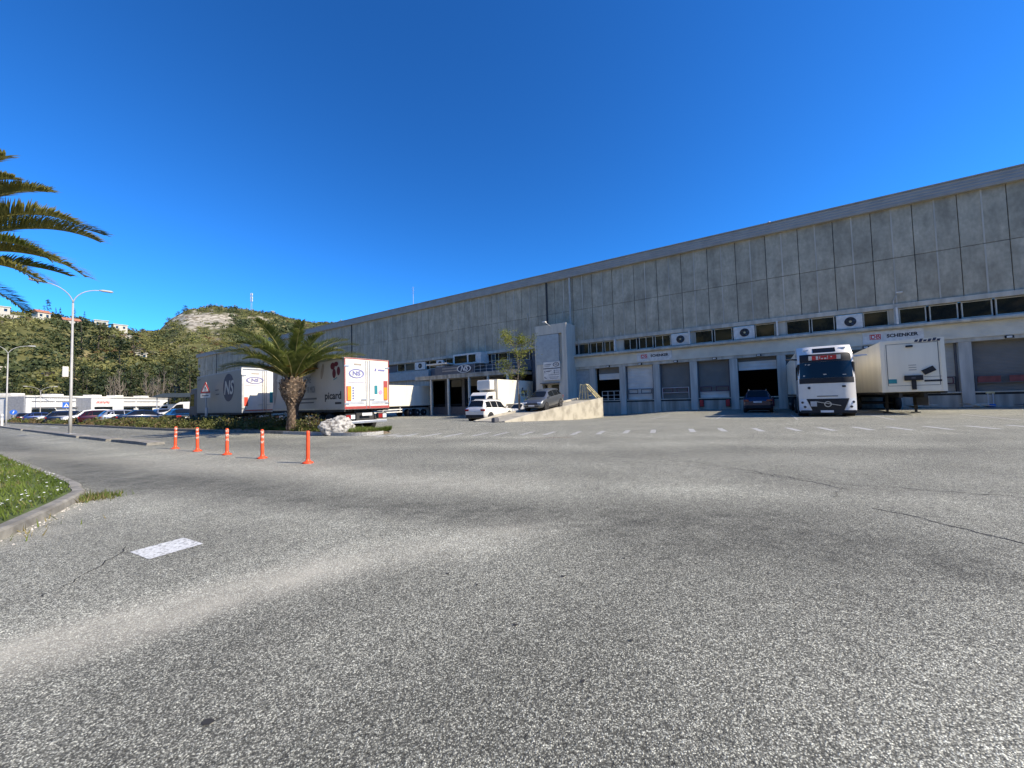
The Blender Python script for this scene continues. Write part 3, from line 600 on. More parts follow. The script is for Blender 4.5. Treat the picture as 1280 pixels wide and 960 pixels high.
for a, b_ in ((-13.72, -12.82), (-6.1, -5.62), (1.02, 1.82), (8.52, 9.08), (19.1, 20.4)): mb = MB(); mb.box(a, b_, .04, .36, 6.5, 7.8); mb.build('window_pier', 'beam', WH)
for s in (-13.6, -6.05, 1.15, 8.85): mb = MB(); mb.box(s-.06, s+.06, -.62, .04, 6.503, 7.82); mb.build('window_fin', 'signwhite', WH)
def fanbox(a, b_, z0=6.55, z1=7.72):
    mb = MB(); mb.box(a, b_, -.12, .3, z0, z1, .03); v = mb.build('ventilation_unit', 'signwhite', WH)
    c = ((a+b_)/2+.05, (z0+z1)/2); q = MB(); q.lathe([(.38, -.16), (.38, -.123)], 22, 'y', (c[0], 0, c[1])); q.cur = 1
    for k_ in range(5):
        an = k_*1.2566; q.add([(c[0]+.07*math.cos(an), -.163, c[1]+.07*math.sin(an)), (c[0]+.34*math.cos(an), -.175, c[1]+.34*math.sin(an)), (c[0]+.34*math.cos(an+.5), -.163, c[1]+.34*math.sin(an+.5))], [(0, 1, 2)])
    q.cur = 2; q.lathe([(.09, -.2), (.09, -.163)], 10, 'y', (c[0], 0, c[1])); q.build('fan', ['black', 'lens_d', 'timber'], v)
fanbox(-7.82, -6.16); fanbox(-2.26, -.56); fanbox(5.26, 6.92)
# loading dock bays on the right
PIL = [-16.45, -13.0, -9.42, -5.87, -2.4, 1.32, 4.95, 8.6, 12.4, 16.2, 20, 23.8, 27.6]
for p in PIL:
    mb = MB(); wd = .33; mb.box(p-wd, p+wd, -.16, .5, -.6, 4.778, .02); mb.build('pillar', 'pillar', WH)
DOCK = 1.08
kinds = {0: 'open0', 1: 'white', 2: 'dark', 3: 'darkhalf', 4: 'open', 5: 'dark', 6: 'dark', 7: 'light', 8: 'dark', 9: 'light', 10: 'dark', 11: 'dark'}
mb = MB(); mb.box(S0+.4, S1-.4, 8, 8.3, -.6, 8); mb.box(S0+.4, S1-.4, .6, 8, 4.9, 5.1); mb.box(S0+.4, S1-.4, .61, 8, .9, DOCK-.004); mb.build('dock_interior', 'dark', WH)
for i in range(len(PIL)-1):
    a, b_ = PIL[i]+.335, PIL[i+1]-.335; kd = kinds[i]
    mb = MB(); mb.box(a, b_, -.05 if kd != 'darkhalf' else -.1, .6, -.6, DOCK-.2); mb.build('dock_base', 'dockface', WH)
    mb = MB(); mb.box(a, b_, -.02, .6, DOCK-.199, DOCK-.05); mb.build('dock_leveller_gap', 'black', WH)
    mb = MB(); mb.box(a, b_, -.14, .6, DOCK-.049, DOCK+.05, .01); mb.build('dock_lip', 'beam', WH)
    if kd in ('white', 'dark', 'light', 'darkhalf'):
        m_ = {'white': 'shutter_w', 'light': 'shutter_l'}.get(kd, 'shutter_d'); zb = 1.14 if kd != 'darkhalf' else 1.75
        mb = MB(); mb.box(a, b_, .3, .38, zb, 4.775); d_ = mb.build('dock_door', m_, WH)
        
        for g0 in (a, b_-.12): q = MB(); q.box(g0, g0+.12, .18, .298, DOCK+.05, 4.77); q.build('guide_rail', 'greyprint_shade', d_)
        if kd == 'darkhalf': mb = MB(); mb.box(a+.14, b_-.14, .24, .42, 1.14, 1.748); mb.build('dock_door', 'shutter_w', WH)
    elif kd == 'open':
        mb = MB(); mb.box(a, b_, .3, .36, 4.35, 4.775); mb.build('dock_door', 'shutter_d', WH); mb = MB(); mb.box(a+.05, b_-.02, .22, .29, 3.62, 4.42); mb.build('dock_door', 'shutter_w', WH)
    else:
        mb = MB(); mb.box(a+.3, b_, .3, .36, 4.05, 4.775); mb.build('dock_door', 'shutter_d', WH); mb = MB(); mb.box(a+.35, b_-.02, .22, .29, 3.45, 4.1); mb.build('dock_door', 'shutter_w', WH)
    mb = MB(); cx = (a+b_)/2+.2; mb.box(cx-.2, cx+.2, -.36, -.205, 4.80, 5.0, .02); mb.cur = 1; mb.box(cx-.15, cx+.1, -.375, -.361, 4.83, 4.97); mb.build('door_lamp', ['black', 'signwhite'], WH)
mb = MB(); mb.box(-18.8, -16.79, .02, .3, -.6, 4.777); mb.build('blank_wall', 'panelblue', WH)
mb = MB(); mb.box(S0, -42.2, .02, .4, -.8, 6.5); mb.build('lower_wall', 'pillar', WH); mb = MB(); mb.box(-24.5, -18.81, .02, .4, -.8, 7.8); mb.build('lower_wall', 'greyprint_shade', WH)
for s, z0 in ((-18.9, 0), (-17.95, 6.2)):
    mb = MB(); mb.tube([(s, -.25, z0-.4 if z0 == 0 else z0), (s, -.25, 15.8 if z0 == 0 else 8.4)], .11 if z0 == 0 else .05, 8)
    if z0 == 0:
        for z_ in (3, 6, 9, 12, 14): mb.tube([(s, -.25, z_), (s, -.25, z_+.12)], .14, 8)
    mb.build('downpipe', 'pillar', WH)
mb = MB()
for s, z_ in ((-20.0, 11.6), (-24.9, 12.0), (-13.0, 8.15)): mb.box(s-.03, s+.03, -.12, -.04, z_-.5, z_+.4)
mb.build('wall_bracket', 'winframe', WH)
def lamp_on_wall(s, z_, up, off=.7):
    mb = MB(); mb.tube([(s, 0, z_), (s, -.15, z_+up*.6), (s+.1, -off, z_+up)], .035, 6); mb.cur = 1; mb.box(s, s+.35, -off-.35, -off, z_+up-.06, z_+up+.05, .02); mb.build('wall_lamp', ['galv', 'signwhite'], WH)
lamp_on_wall(8.8, 7.8, 1.1)
# left loading section with canopy
mb = MB(); mb.box(-42.2, -24.5, -3.2, .0, 4.62, 4.95); mb.box(-42.2, -24.5, -3.25, -3.0, 4.953, 5.15); mb.build('dock_canopy', 'dockface', WH)
for s in (-39.2, -35.95, -32.3, -29.2, -26.2): mb = MB(); mb.box(s-.12, s+.12, -3.15, -2.9, -.7, 4.615); mb.build('canopy_post', 'winframe', WH)
for s in (-39.2, -35.95, -32.3, -29.2, -26.2):
    mb = MB(); mb.box(s-.25, s+.25, .0, .6, -.8, 4.615); mb.build('pillar', 'greyprint_shade', WH)  # dark grey puts the recess shade into the pillar colour
mb = MB(); mb.box(-42.2, -24.5, -.6, .6, -.8, .72, .02); mb.build('dock_base', 'greyprint_shade', WH)  # concrete base coloured dark to carry the shade under the canopy
mb = MB(); mb.box(-42.2, -24.5, -.10, .6, 5.2, 6.5); mb.build('balcony_wall', 'greyprint_shade', WH)
for sa, sb in ((-38.9, -36.4), (-35.6, -32.7), (-31.9, -29.6)):
    mb = MB(); mb.box(sa+.3, sb-.3, .5, .56, 3.6, 4.6); mb.build('dock_door', 'shutter_d', WH)
mb = MB()     # railing on the canopy
for z_ in (5.5, 5.95, 6.4): mb.bar((-31.3, -3.1, z_), (-24.6, -3.1, z_), .035)
for k_ in range(8): mb.bar((-31.3+k_*.95, -3.1, 5.15), (-31.3+k_*.95, -3.1, 6.45), .035)
mb.build('balcony_railing', 'galv', WH)
mb = MB(); mb.box(-38.3, -31.4, -3.14, -3.05, 5.16, 6.3); mb.build('canopy_parapet', 'greyprint_shade', WH)
mb = MB(); mb.box(-36.9, -34.0, -3.18, -3.141, 5.55, 5.7); mb.box(-36.9, -34.0, -3.18, -3.141, 5.9, 6.05); mb.build('parapet_slat', 'tan', WH)
mb = MB(); mb.box(-39.8, -36.0, -3.4, -1.4, 6.62, 6.78, .02); mb.bar((-37.2, -2.9, 5.1), (-37.2, -2.9, 6.62), .08); mb.build('awning', 'signwhite', WH)
mb = MB(); mb.box(-36.3, -31.4, -1.6, .2, 6.5, 8.0, .04); v = mb.build('office_box', 'signwhite', WH)
for a, b_ in ((-36.0, -33.8), (-33.5, -32.3)): q = MB(); q.box(a, b_, -1.63, -1.58, 6.75, 7.75); q.build('pane', 'glass', v)
for a, b_, g_ in ((-49.9, -48.1, 'glass'), (-48.0, -45.8, 'glass_b'), (-42.6, -41.1, 'glass'), (-39.2, -37.8, 'glass'), (-30.9, -30.2, 'glass_b'), (-29.7, -28.2, 'glass'), (-28.0, -24.8, 'glass_b')): window(a, b_, glass=g_)
fanbox(-45.6, -43.4); fanbox(-41.0, -39.6)
mb = MB(); mb.box(S0, -50.2, .3, .36, 6.5, 7.8); mb.build('blind_strip', 'greyprint_shade', WH)
mb = MB(); mb.box(-60, -42.3, -.5, .0, 5.0, 6.3); mb.build('side_fascia', 'panelblue', WH)
# the round NS sign
t = on_front('company_sign', 'oval dark sign with white letters fixed above the dark loading docks', 'sign', -32.95, 3.2, 5.75)
mb = MB(); mb.prism([(.0+1.25*math.cos(a), .55*math.sin(a)) for a in np.linspace(0, 6.283, 33)[:-1]], 'y', -.08, 0); mb.build('board', 'navy', t)
mb = MB(); ellipse(mb, (0, -.085, 0), (1, 0, 0), (0, 0, 1), 1.22, .53, 32, .84); text_mb(mb, 'NS', .95, (0, -.086, 0), (1, 0, 0), (0, 0, 1), bold=.03, xs=1.05, shear=.3); mb.build('lettering', 'signwhite', t)
# DB SCHENKER fascia signs
for s, lab in ((-9.55, 'white fascia board with red logo over the white dock door'), (8.55, 'white fascia board with red logo above the parked trailer')):
    t = on_front('fascia_sign', lab, 'sign', s, .32, 5.62, 'white fascia sign boards')
    mb = MB(); mb.box(-1.75, 1.75, -.02, .035, -.5, .47); mb.build('board', 'signwhite', t)
    mb = MB(); mb.cur = 0; quad(mb, (-1.0, -.024, .03), (1, 0, 0), (0, 0, 1), -.33, .33, -.20, .22); mb.cur = 1; quad(mb, (-1.0, -.026, .03), (1, 0, 0), (0, 0, 1), -.28, .28, -.15, .17)
    mb.cur = 0; text_mb(mb, 'DB', .42, (-1.0, -.029, .04), (1, 0, 0), (0, 0, 1), bold=.012); mb.cur = 2; text_mb(mb, 'SCHENKER', .36, (.55, -.026, .04), (1, 0, 0), (0, 0, 1), bold=.016, xs=.98); mb.build('lettering', ['red', 'plate', 'ink'], t)
# entrance tower
TW = on_front('entrance_tower', 'tall grey concrete entrance tower standing out from the warehouse front', 'tower', -20.5, 0, -.3)
mb = MB(); mb.box(-2.05, -1.95+.001, -2.5, 0, 0, 10.35); mb.box(1.45, 2.05, -2.5, 0, 0, 10.35, .02); mb.box(-2.0, 1.45, -2.5, 0, 9.25, 10.35); mb.box(-2.05, -1.2, -2.48, 0, 0, 3.55); mb.box(.95, 1.449, -2.48, 0, 0, 3.55); mb.box(-1.2, .95, -1.8, -1.6, 0, 3.55); mb.box(-1.95, 1.44, -2.2, -.1, 3.56, 9.24); mb.build('wall', 'towerwall', TW)
mb = MB(); mb.box(-1.94, 1.05, -2.52, -2.21, 5.75, 9.2); mb.build('tinted_panel', 'panelblue', TW)
mb = MB(); mb.box(-1.94, 1.43, -2.46, -2.21, 3.56, 5.745); mb.build('spandrel', 'towerwall', TW)
mb = MB(); mb.box(-1.19, .94, -1.85, -1.81, 1.1, 3.4); mb.build('door', 'glass', TW)
mb = MB(); mb.box(-1.3, 1.0, -2.9, -2.49, 3.5, 3.6); mb.build('door_canopy', 'greyprint_shade', TW)
mb = MB(); mb.tube([(.1, -2.5, 10.1), (.0, -2.9, 10.3), (-.25, -3.1, 10.55)], .03, 6); mb.cur = 1; mb.box(-.55, -.15, -3.35, -2.95, 10.5, 10.66, .03); mb.build('wall_lamp', ['galv', 'signwhite'], TW)
t = on_front('direction_board', 'white board with arrows and small grey lettering on the entrance tower', 'sign', -20.35, 2.55, 3.9)
mb = MB(); mb.box(-1.1, 1.05, -.06, -.02, -.3, 1.0); mb.build('board', 'signwhite', t)
mb = MB()
for y0, a, b_ in ((.78, -.75, .0), (.72, -.75, -.2), (.80, .45, .95), (.58, .45, .95), (.32, -.45, .9), (.05, -.35, .85), (-.1, -.3, .7)): quad(mb, (0, -.063, y0), (1, 0, 0), (0, 0, 1), a, b_, -.025, .025)
mb.cur = 1
for ax, ay in ((-.92, .7), (.3, .78), (.3, .55), (-.92, .05)):
    mb.add([(ax-.09, -.064, ay-.02), (ax+.09, -.064, ay-.02), (ax, -.064, ay+.13)], [(0, 1, 2)]); quad(mb, (ax, -.064, ay-.1), (1, 0, 0), (0, 0, 1), -.03, .03, -.05, .08)
quad(mb, (-.8, -.064, -.05), (1, 0, 0), (0, 0, 1), -.15, .15, -.03, .03); mb.build('arrows_and_lettering', ['greyprint_shade', 'navy'], t)
t = on_front('oval_logo_board', 'white board with an oval ring mark above the arrow board', 'sign', -20.35, 2.55, 5.33)
mb = MB(); mb.box(-1.1, 1.05, -.06, -.02, -.33, .38); mb.cur = 1; mb.box(-1.1, 1.05, -.07, -.02, -.42, -.335); mb.build('board', ['signwhite', 'ink'], t)
mb = MB(); ellipse(mb, (.55, -.064, .04), (1, 0, 0), (0, 0, 1), .42, .25, 26, .72); quad(mb, (-.45, -.064, .07), (1, 0, 0), (0, 0, 1), -.5, .35, -.03, .04); quad(mb, (-.45, -.064, -.1), (1, 0, 0), (0, 0, 1), -.5, .25, -.02, .02); text_mb(mb, 'NS', .3, (.55, -.065, .04), (1, 0, 0), (0, 0, 1), bold=.01); mb.build('lettering', 'greyprint_shade', t)
# aerial on the roof
t = on_front('roof_aerial', 'thin aerial pole rising from the warehouse roof edge', 'antenna', -46.3, -.4, 16.8); mb = MB(); mb.tube([(0, 0, 0), (0, 0, 3.2)], .035, 6)
for z_ in (2.2, 2.6, 3.0): mb.bar((-.35, 0, z_), (.35, 0, z_), .02)
mb.build('mast', 'galv', t)
t = on_front('roof_vent', 'little vent cap on the roof edge far right', 'vent', 1.0, -.5, 16.85); mb = MB(); mb.tube([(0, 0, 0), (0, 0, .3)], .08, 8); mb.lathe([(.16, .3), (.16, .36), (.02, .45)], 10); mb.build('pipe', 'galv', t)
# safety barriers across the dock doors
def barrier(s, wd, label, c1, c2, sides=True):
    t = on_front('dock_barrier', label, 'barrier', s, -.02, DOCK+.05, 'safety barriers across the dock doors')
    mb = MB(); mb.bar((-wd/2, 0, 1.12), (wd/2, 0, 1.12), .05); mb.bar((-wd/2, 0, .62), (wd/2, 0, .62), .045)
    for x in (-wd/2, wd/2): mb.bar((x, 0, 0), (x, 0, 1.15), .06)
    mb.build('rail', c1, t)
    mb = MB()
    for x0, x1 in ((-wd/2+.1, -.25), (.15, wd/2-.12)): mb.box(x0, x1, -.02, .02, .64, 1.08) if c2 == 'rustred' else [mb.bar((x0, 0, .66), (x1, 0, .66), .04), mb.bar((x0, 0, 1.06), (x1, 0, 1.06), .04), mb.bar((x0, 0, .66), (x0, 0, 1.06), .05), mb.bar((x1, 0, .66), (x1, 0, 1.06), .05)]
    mb.build('panel', c2, t)
barrier(-11.2, 2.6, 'dark rail barrier in front of the white dock door', 'greyprint_shade', 'ink')
barrier(-7.65, 2.5, 'rail barrier before the grey shutter right of the white door', 'galv', 'burgundy'); barrier(-4.1, 2.6, 'rail barrier at the half lowered grey shutter with red bumpers below', 'greyprint_shade', 'burgundy')
barrier(10.5, 2.7, 'red framed barrier at the pale shutter beside the parked trailer', 'ink', 'burgundy'); barrier(14.3, 2.9, 'barrier with two red panels at the rightmost grey shutter', 'greyprint_shade', 'rustred')
t = on_front('dock_railing', 'white tube railing in the half open dock left of the white door', 'railing', -14.5, .0, DOCK+.05)
mb = MB()
for z_ in (.15, .55, 1.0): mb.bar((-.9, 0, z_), (1.1, 0, z_), .045)
for x in (-.9, -.25, .45, 1.1): mb.bar((x, 0, 0), (x, 0, 1.0), .05)
mb.build('rails', 'signwhite', t)
for s, lab in ((-5.25, 'red rubber dock bumper left under the half lowered shutter'), (-3.0, 'red rubber dock bumper right under the half lowered shutter'), (.45, 'dark red dock bumper beside the open dock')):
    t = on_front('dock_bumper', lab, 'bumper', s, .28, .3, 'red dock bumpers'); mb = MB(); mb.box(-.16, .16, -.1, .18, 0, .62, .04); mb.build('rubber', 'red' if s < 0 else 'burgundy', t)
    mb = MB(); mb.box(-.2, .2, .1, .178, -.04, .66); mb.build('backplate', 'chassis', t)
# junk by the right pillar
t = on_front('gas_bottle_post', 'small yellow topped post with blue foot before the right pillar', 'post', 13.2, .9, 0); mb = MB(); mb.box(-.18, .18, -.15, .15, 0, .22, .03); mb.build('foot', 'bluesign', t)
mb = MB(); mb.bar((-.12, 0, .2), (-.12, 0, 1.0), .05); mb.bar((.12, 0, .2), (.12, 0, 1.0), .05); mb.build('post', 'galv', t); mb = MB(); mb.box(-.2, .2, -.06, .06, .95, 1.1, .02); mb.build('cap', 'timber', t)
for s, lab in ((12.3, 'heap of flattened pale wrapping at the foot of the right pillar'), (15.2, 'flat pile of dark scraps below the rightmost shutter'), (9.6, 'small grey scrap heap behind the trailer legs')):
    t = on_front('rubbish_heap', lab, 'rubbish', s, 1.2, 0, 'rubbish along the dock foot'); mb = MB()
    for k_ in range(7):
        x, y, a = random.uniform(-.7, .7), random.uniform(-.3, .3), random.uniform(0, 3); mb.mx = Matrix.Translation((x, y, .05+.03*k_)) @ Matrix.Rotation(a, 4, 'Z') @ Matrix.Rotation(random.uniform(-.2, .2), 4, 'X'); mb.box(-.3, .3, -.18, .18, 0, .04)
    mb.mx = None; mb.build('wrapping', 'beam' if s < 14 else 'greyprint_shade', t)

# ================================================================== RAMP
RA = Vector((-.7, 25.2, 0)); RDIR = Vector((.62, .785, 0)).normalized(); RLEN, RWID = 14.7, 2.4; RROT = math.atan2(RDIR.y, RDIR.x)
def ramp_pt(al, la): p = RA+RDIR*al+Vector((-RDIR.y, RDIR.x, 0))*la; return Vector((p.x, p.y, max(.012, .012+al*.0895)+(zg(p.x, p.y) if al < .5 else 0)))
RMP = thing('concrete_ramp', 'sunlit concrete ramp rising to the loading level', 'ramp', RA, RROT)
mb = MB(); mb.add([(0, 0, -.5), (RLEN, 0, -.6), (RLEN, RWID, -.6), (0, RWID, -.5), (0, 0, .012), (RLEN, 0, 1.33), (RLEN, RWID, 1.33), (0, RWID, .012)], [(0, 3, 2, 1), (4, 5, 6, 7), (0, 1, 5, 4), (1, 2, 6, 5), (2, 3, 7, 6), (3, 0, 4, 7)]); mb.build('slab', 'ramptop', RMP)
def wallrun(y0, y1, pr):
    mb = MB(); rows = []
    for k_ in range(24):
        a = k_/23*RLEN*1.0; h = .02+a*.0898+pr*smooth(0, 3, a)+.02; rows.append([(a, y0, -.55), (a, y0, h-.02), (a, y0+.02, h), (a, y1-.02, h), (a, y1, h-.02), (a, y1, -.55)])
    mb.grid(rows); mb.add(rows[0], [(0, 1, 2, 3, 4, 5)]); mb.add(rows[-1], [(5, 4, 3, 2, 1, 0)]); return mb
wallrun(-.22, -.002, .08).build('side_wall', 'rampwall', RMP); wallrun(RWID+.002, RWID+.25, .10).build('kerb_wall', 'rampwall', RMP)
mb = MB(); mb.box(-.75, -.3, .0, .3, 0, .27, .04); t = thing('stop_block', 'small dark block standing at the foot of the ramp wall', 'block', RA, RROT); mb.build('block', 'greyprint_shade', t); mb = MB(); mb.box(-.7, -.35, .05, .25, .268, .30, .01); mb.build('cap', 'chassis', t)
PLT = on_front('loading_platform', 'raised concrete platform in front of the entrance tower', 'platform', -20.3, 0); mb = MB(); mb.box(-4.0, 3.5, -6.5, -2.6, -.8, 1.02, .02); mb.box(2.2, 3.9, -2.599, -.1, -.8, 1.0); mb.build('deck', 'dockface', PLT)
# yellow timber A-frame rack
p = ramp_pt(13.9, .9); t = thing('glazing_rack', 'yellow timber A-frame rack at the top of the ramp', 'rack', p, FAC_ROT+.15)
mb = MB()
for y in (0, .9):
    mb.bar((-.85, y, 0), (-.7, y, 1.5), .10); mb.bar((-.25, y, 0), (-.3, y, 1.5), .10); mb.bar((1.1, y, 0), (-.2, y, 1.5), .10); mb.bar((-.85, y, .06), (1.1, y, .06), .07); mb.bar((-.75, y, 1.45), (-.1, y, 1.45), .07); mb.bar((-.8, y, .75), (.4, y, .75), .06)
for x, z_ in ((-.85, .06), (-.72, 1.48), (-.2, 1.48), (1.1, .06), (.4, .75), (.1, .4)): mb.bar((x, 0, z_), (x, .9, z_), .07)
mb.build('frame', 'timber', t); mb = MB()
mb.mx = Matrix.Translation((.25, .45, .62)) @ Matrix.Rotation(.86, 4, 'Y')
for k_ in range(4): mb.box(-.65, .65, -.42+k_*.22, -.26+k_*.22, .06, .1)
mb.mx = None; mb.build('slats', 'timber', t)

# ================================================================== WHEELS AND VEHICLES (local +y is forward)
def wheel_mb(r, wd, truck=False):
    mb = MB(); mb.smooth = True
    mb.lathe([(r*.62, -wd/2), (r*.93, -wd/2), (r, -wd/2+.03), (r, wd/2-.03), (r*.93, wd/2), (r*.62, wd/2)], 26, 'x'); return mb
def rim_mb(r, wd, truck=False):
    mb = MB(); h = wd/2
    if truck:
        mb.lathe([(r*.62, -h+.01), (r*.62, h-.02), (r*.56, h-.02), (r*.5, h-.12), (r*.28, h-.14), (r*.26, h-.0), (r*.1, h+.02)], 20, 'x')
    else:
        mb.cur = 1; mb.lathe([(r*.62, -h+.01), (r*.62, h-.06)], 20, 'x'); mb.cur = 0
        mb.lathe([(r*.64, h-.06), (r*.66, h-.0), (r*.60, h-.0), (r*.58, h-.055)], 26, 'x')
        for k_ in range(5):
            a = k_*1.2566+.3; c, s_ = math.cos(a), math.sin(a); q = (-s_, c)
            pts = [(h-.01, c*r*.62+q[0]*r*.08, s_*r*.62+q[1]*r*.08), (h-.01, c*r*.62-q[0]*r*.08, s_*r*.62-q[1]*r*.08), (h-.02, -q[0]*r*.10, -q[1]*r*.10), (h-.02, q[0]*r*.10, q[1]*r*.10)]
            mb.add(pts+[(x-.04, y, z) for x, y, z in pts], [(0, 1, 2, 3), (7, 6, 5, 4), (0, 4, 5, 1), (1, 5, 6, 2), (3, 2, 6, 7), (0, 3, 7, 4)])
        mb.lathe([(r*.16, h-.05), (r*.14, h-.005)], 12, 'x')
    return mb
WM = {}
def wheel(parent, x, y, r, wd, truck=False):
    key = (r, wd, truck)
    if key not in WM: WM[key] = (wheel_mb(r, wd).mesh('wheel', 'tyre'), rim_mb(r, wd, truck).mesh('rim', ['rim', 'black']))
    o = bpy.data.objects.new('wheel', WM[key][0]); C.objects.link(o); o.parent = parent; o.location = (x, y, r)
    if x < 0: o.rotation_euler = (0, 0, math.pi)
    q = bpy.data.objects.new('rim', WM[key][1]); C.objects.link(q); q.parent = o; return o

SHAPES = {  # t along length from the rear: (t, z bottom, z waist, z roof, half width at waist, half width at roof)
 'suv': (4.45, 1.83, [(0,.42,.82,.84,.78,.66),(.010,.34,1.0,1.02,.86,.72),(.022,.30,1.04,1.10,.885,.70),(.085,.28,1.03,1.60,.905,.62),(.22,.26,1.01,1.66,.91,.615),(.45,.26,.98,1.665,.915,.62),(.60,.26,.96,1.58,.915,.60),(.735,.26,.95,1.03,.91,.70),(.76,.26,.94,1.0,.905,.72),(.90,.28,.88,.94,.885,.68),(.965,.32,.76,.80,.82,.60),(1,.38,.60,.62,.66,.50)], .34, (.185, .80), (.022, .088), (.60, .73)),
 'hatch': (4.2, 1.78, [(0,.40,.76,.78,.74,.62),(.012,.32,.92,.94,.82,.68),(.05,.28,.98,1.08,.86,.66),(.14,.25,.98,1.46,.88,.57),(.25,.23,.96,1.53,.885,.585),(.45,.23,.93,1.53,.89,.59),(.58,.23,.91,1.45,.89,.575),(.745,.23,.89,.96,.885,.68),(.77,.23,.88,.93,.88,.69),(.90,.25,.80,.85,.86,.64),(.965,.28,.68,.72,.79,.56),(1,.34,.54,.56,.62,.46)], .315, (.175, .80), (.05, .145), (.58, .74)),
 'mpv': (4.3, 1.78, [(0,.40,.80,.82,.74,.62),(.012,.32,.98,1.0,.82,.68),(.05,.28,1.03,1.12,.86,.66),(.13,.25,1.03,1.52,.88,.58),(.25,.23,1.0,1.585,.885,.59),(.45,.23,.97,1.585,.89,.59),(.60,.23,.95,1.47,.89,.575),(.775,.23,.93,1.0,.885,.68),(.80,.23,.92,.97,.88,.69),(.91,.25,.84,.89,.86,.64),(.965,.28,.70,.74,.79,.56),(1,.34,.55,.57,.62,.46)], .315, (.175, .80), (.05, .135), (.60, .77)),
 'sedan': (4.6, 1.82, [(0,.42,.80,.82,.76,.64),(.012,.34,.92,.94,.84,.70),(.05,.28,.98,1.0,.875,.72),(.16,.25,.98,1.02,.895,.72),(.175,.25,.98,1.05,.90,.68),(.31,.23,.95,1.41,.905,.57),(.45,.23,.93,1.45,.91,.58),(.57,.23,.91,1.38,.91,.565),(.72,.23,.88,.95,.905,.68),(.745,.23,.87,.92,.90,.70),(.90,.25,.80,.85,.87,.66),(.965,.28,.68,.72,.80,.58),(1,.34,.54,.56,.62,.48)], .325, (.19, .80), (.175, .31), (.57, .72)),
}
def car_meshes(kind, paintmat):
    L, W, st, wr, axles, rw, fw = SHAPES[kind]; ts = [q[0] for q in st]
    def prm(t):
        for a, b_ in zip(st[:-1], st[1:]):
            if t <= b_[0]:
                f = (t-a[0])/(b_[0]-a[0]); return [a[i]+(b_[i]-a[i])*f for i in range(1, 6)]
        return list(st[-1][1:])
    def ring(t):
        zb, zw, zr, w_, wr_ = prm(t); rr = wr_ if zr-zw > .1 else min(wr_, w_*.86)
        dz = min(.05, (zr-zw)*.45)
        return [(0, zb), (w_*.86, zb), (w_*.97, zb+.10), (w_*1.0, zb+(zw-zb)*.5), (w_*1.0, zw-.07), (w_*.975, zw), (rr, zr-dz), (rr*.82, zr), (rr*.4, zr+.012), (0, zr+.016)]
    Y = lambda t: (t-.5)*L
    allt = sorted(set(ts+[axles[0]-.075, axles[0]+.075, axles[1]-.075, axles[1]+.075, .33, .52]))
    mb = MB(); mb.smooth = True; rows = []
    for t in allt:
        h = ring(t); pts = [(x, Y(t), z) for x, z in h]+[(-x, Y(t), z) for x, z in h[::-1][1:]]; rows.append(pts)
    mb.grid(rows); n = len(rows[0]); mb.smooth = False; mb.add(rows[0], [tuple(range(n))]); mb.add(rows[-1], [tuple(range(n))[::-1]])
    body = mb.mesh('body', paintmat)
    out = [('body', body)]
    # glass
    def side(t0, t1, v0=.10, v1=.88, slant=(0, 0)):
        vs = []
        for i in range(5):
            for j in range(4):
                v = v0+(v1-v0)*j/3; t = t0+(t1-t0)*i/4+(slant[0]*(1-i/4)+slant[1]*i/4)*j/3
                h = ring(t); (x0, z0), (x1, z1) = h[5], h[6]; vs.append((x0+(x1-x0)*v+.008, Y(t), z0+(z1-z0)*v+.004))
        return vs
    g = MB()
    a, b_ = (rw[1]-.03, fw[0])
    if kind == 'sedan': segs = [(.255, .30, (.03, 0)), (.31, .43, (.01, 0)), (.445, .66, (0, -.085))]
    else: segs = [(rw[1]-.035, .235, (.02, 0)), (.25, .425, (0, 0)), (.44, fw[1]-.045, (0, -.6*(fw[1]-fw[0])))]
    for t0, t1, sl_ in segs:
        vs = side(t0, t1, slant=sl_); fs = [(i*4+j, i*4+j+1, (i+1)*4+j+1, (i+1)*4+j) for i in range(4) for j in range(3)]
        g.add(vs, fs); g.add([(-x, y, z) for x, y, z in vs], [f[::-1] for f in fs])
    out.append(('side_window', g.mesh('side_window', 'carglass')))
    for nm, (t0, t1), sg in (('rear_window', rw, -1), ('windscreen', fw, 1)):
        g = MB(); rows = []
        for i in range(5):
            t = t0+(t1-t0)*(.08+.84*i/4); h = ring(t); top = [h[6], h[7], h[8], h[9]]; f = .95
            pts = [(x*f, Y(t)+sg*.012, z+.012) for x, z in top]; rows.append(pts+[(-x, y, z) for x, y, z in pts[::-1][1:]])
        g.grid(rows); out.append((nm, g.mesh(nm, 'carglass')))
    # lights, plates, grille, arches
    zb, zw, zr, w_, _ = prm(.02); zl = zw-.14
    for sx in (-1, 1):
        g = MB(); x0, x1 = sorted((sx*(w_-.34), sx*(w_+.004))); g.box(x0, x1, Y(.0)-.012, Y(.05), zl-.07, zl+.08, .02); out.append(('tail_lamp', g.mesh('tail_lamp', 'redlens')))
        zb2, zw2, _, w2, _ = prm(.95); g = MB(); x0, x1 = sorted((sx*(w2-.36), sx*(w2+.02))); g.box(x0, x1, Y(.915), Y(.982), zw2-.13, zw2-.005, .03); out.append(('headlamp', g.mesh('headlamp', 'lens')))
        g = MB(); tm = fw[1]-.06; x0, x1 = sorted((sx*.93, sx*1.06)); g.box(x0, x1, Y(tm)-.06, Y(tm)+.08, prm(.5)[1]+.02, prm(.5)[1]+.15, .03); out.append(('mirror', g.mesh('mirror', paintmat)))
    g = MB(); g.box(-.26, .26, Y(0)-.014, Y(.01), zl-.16, zl-.05); out.append(('rear_plate', g.mesh('rear_plate', 'plate')))
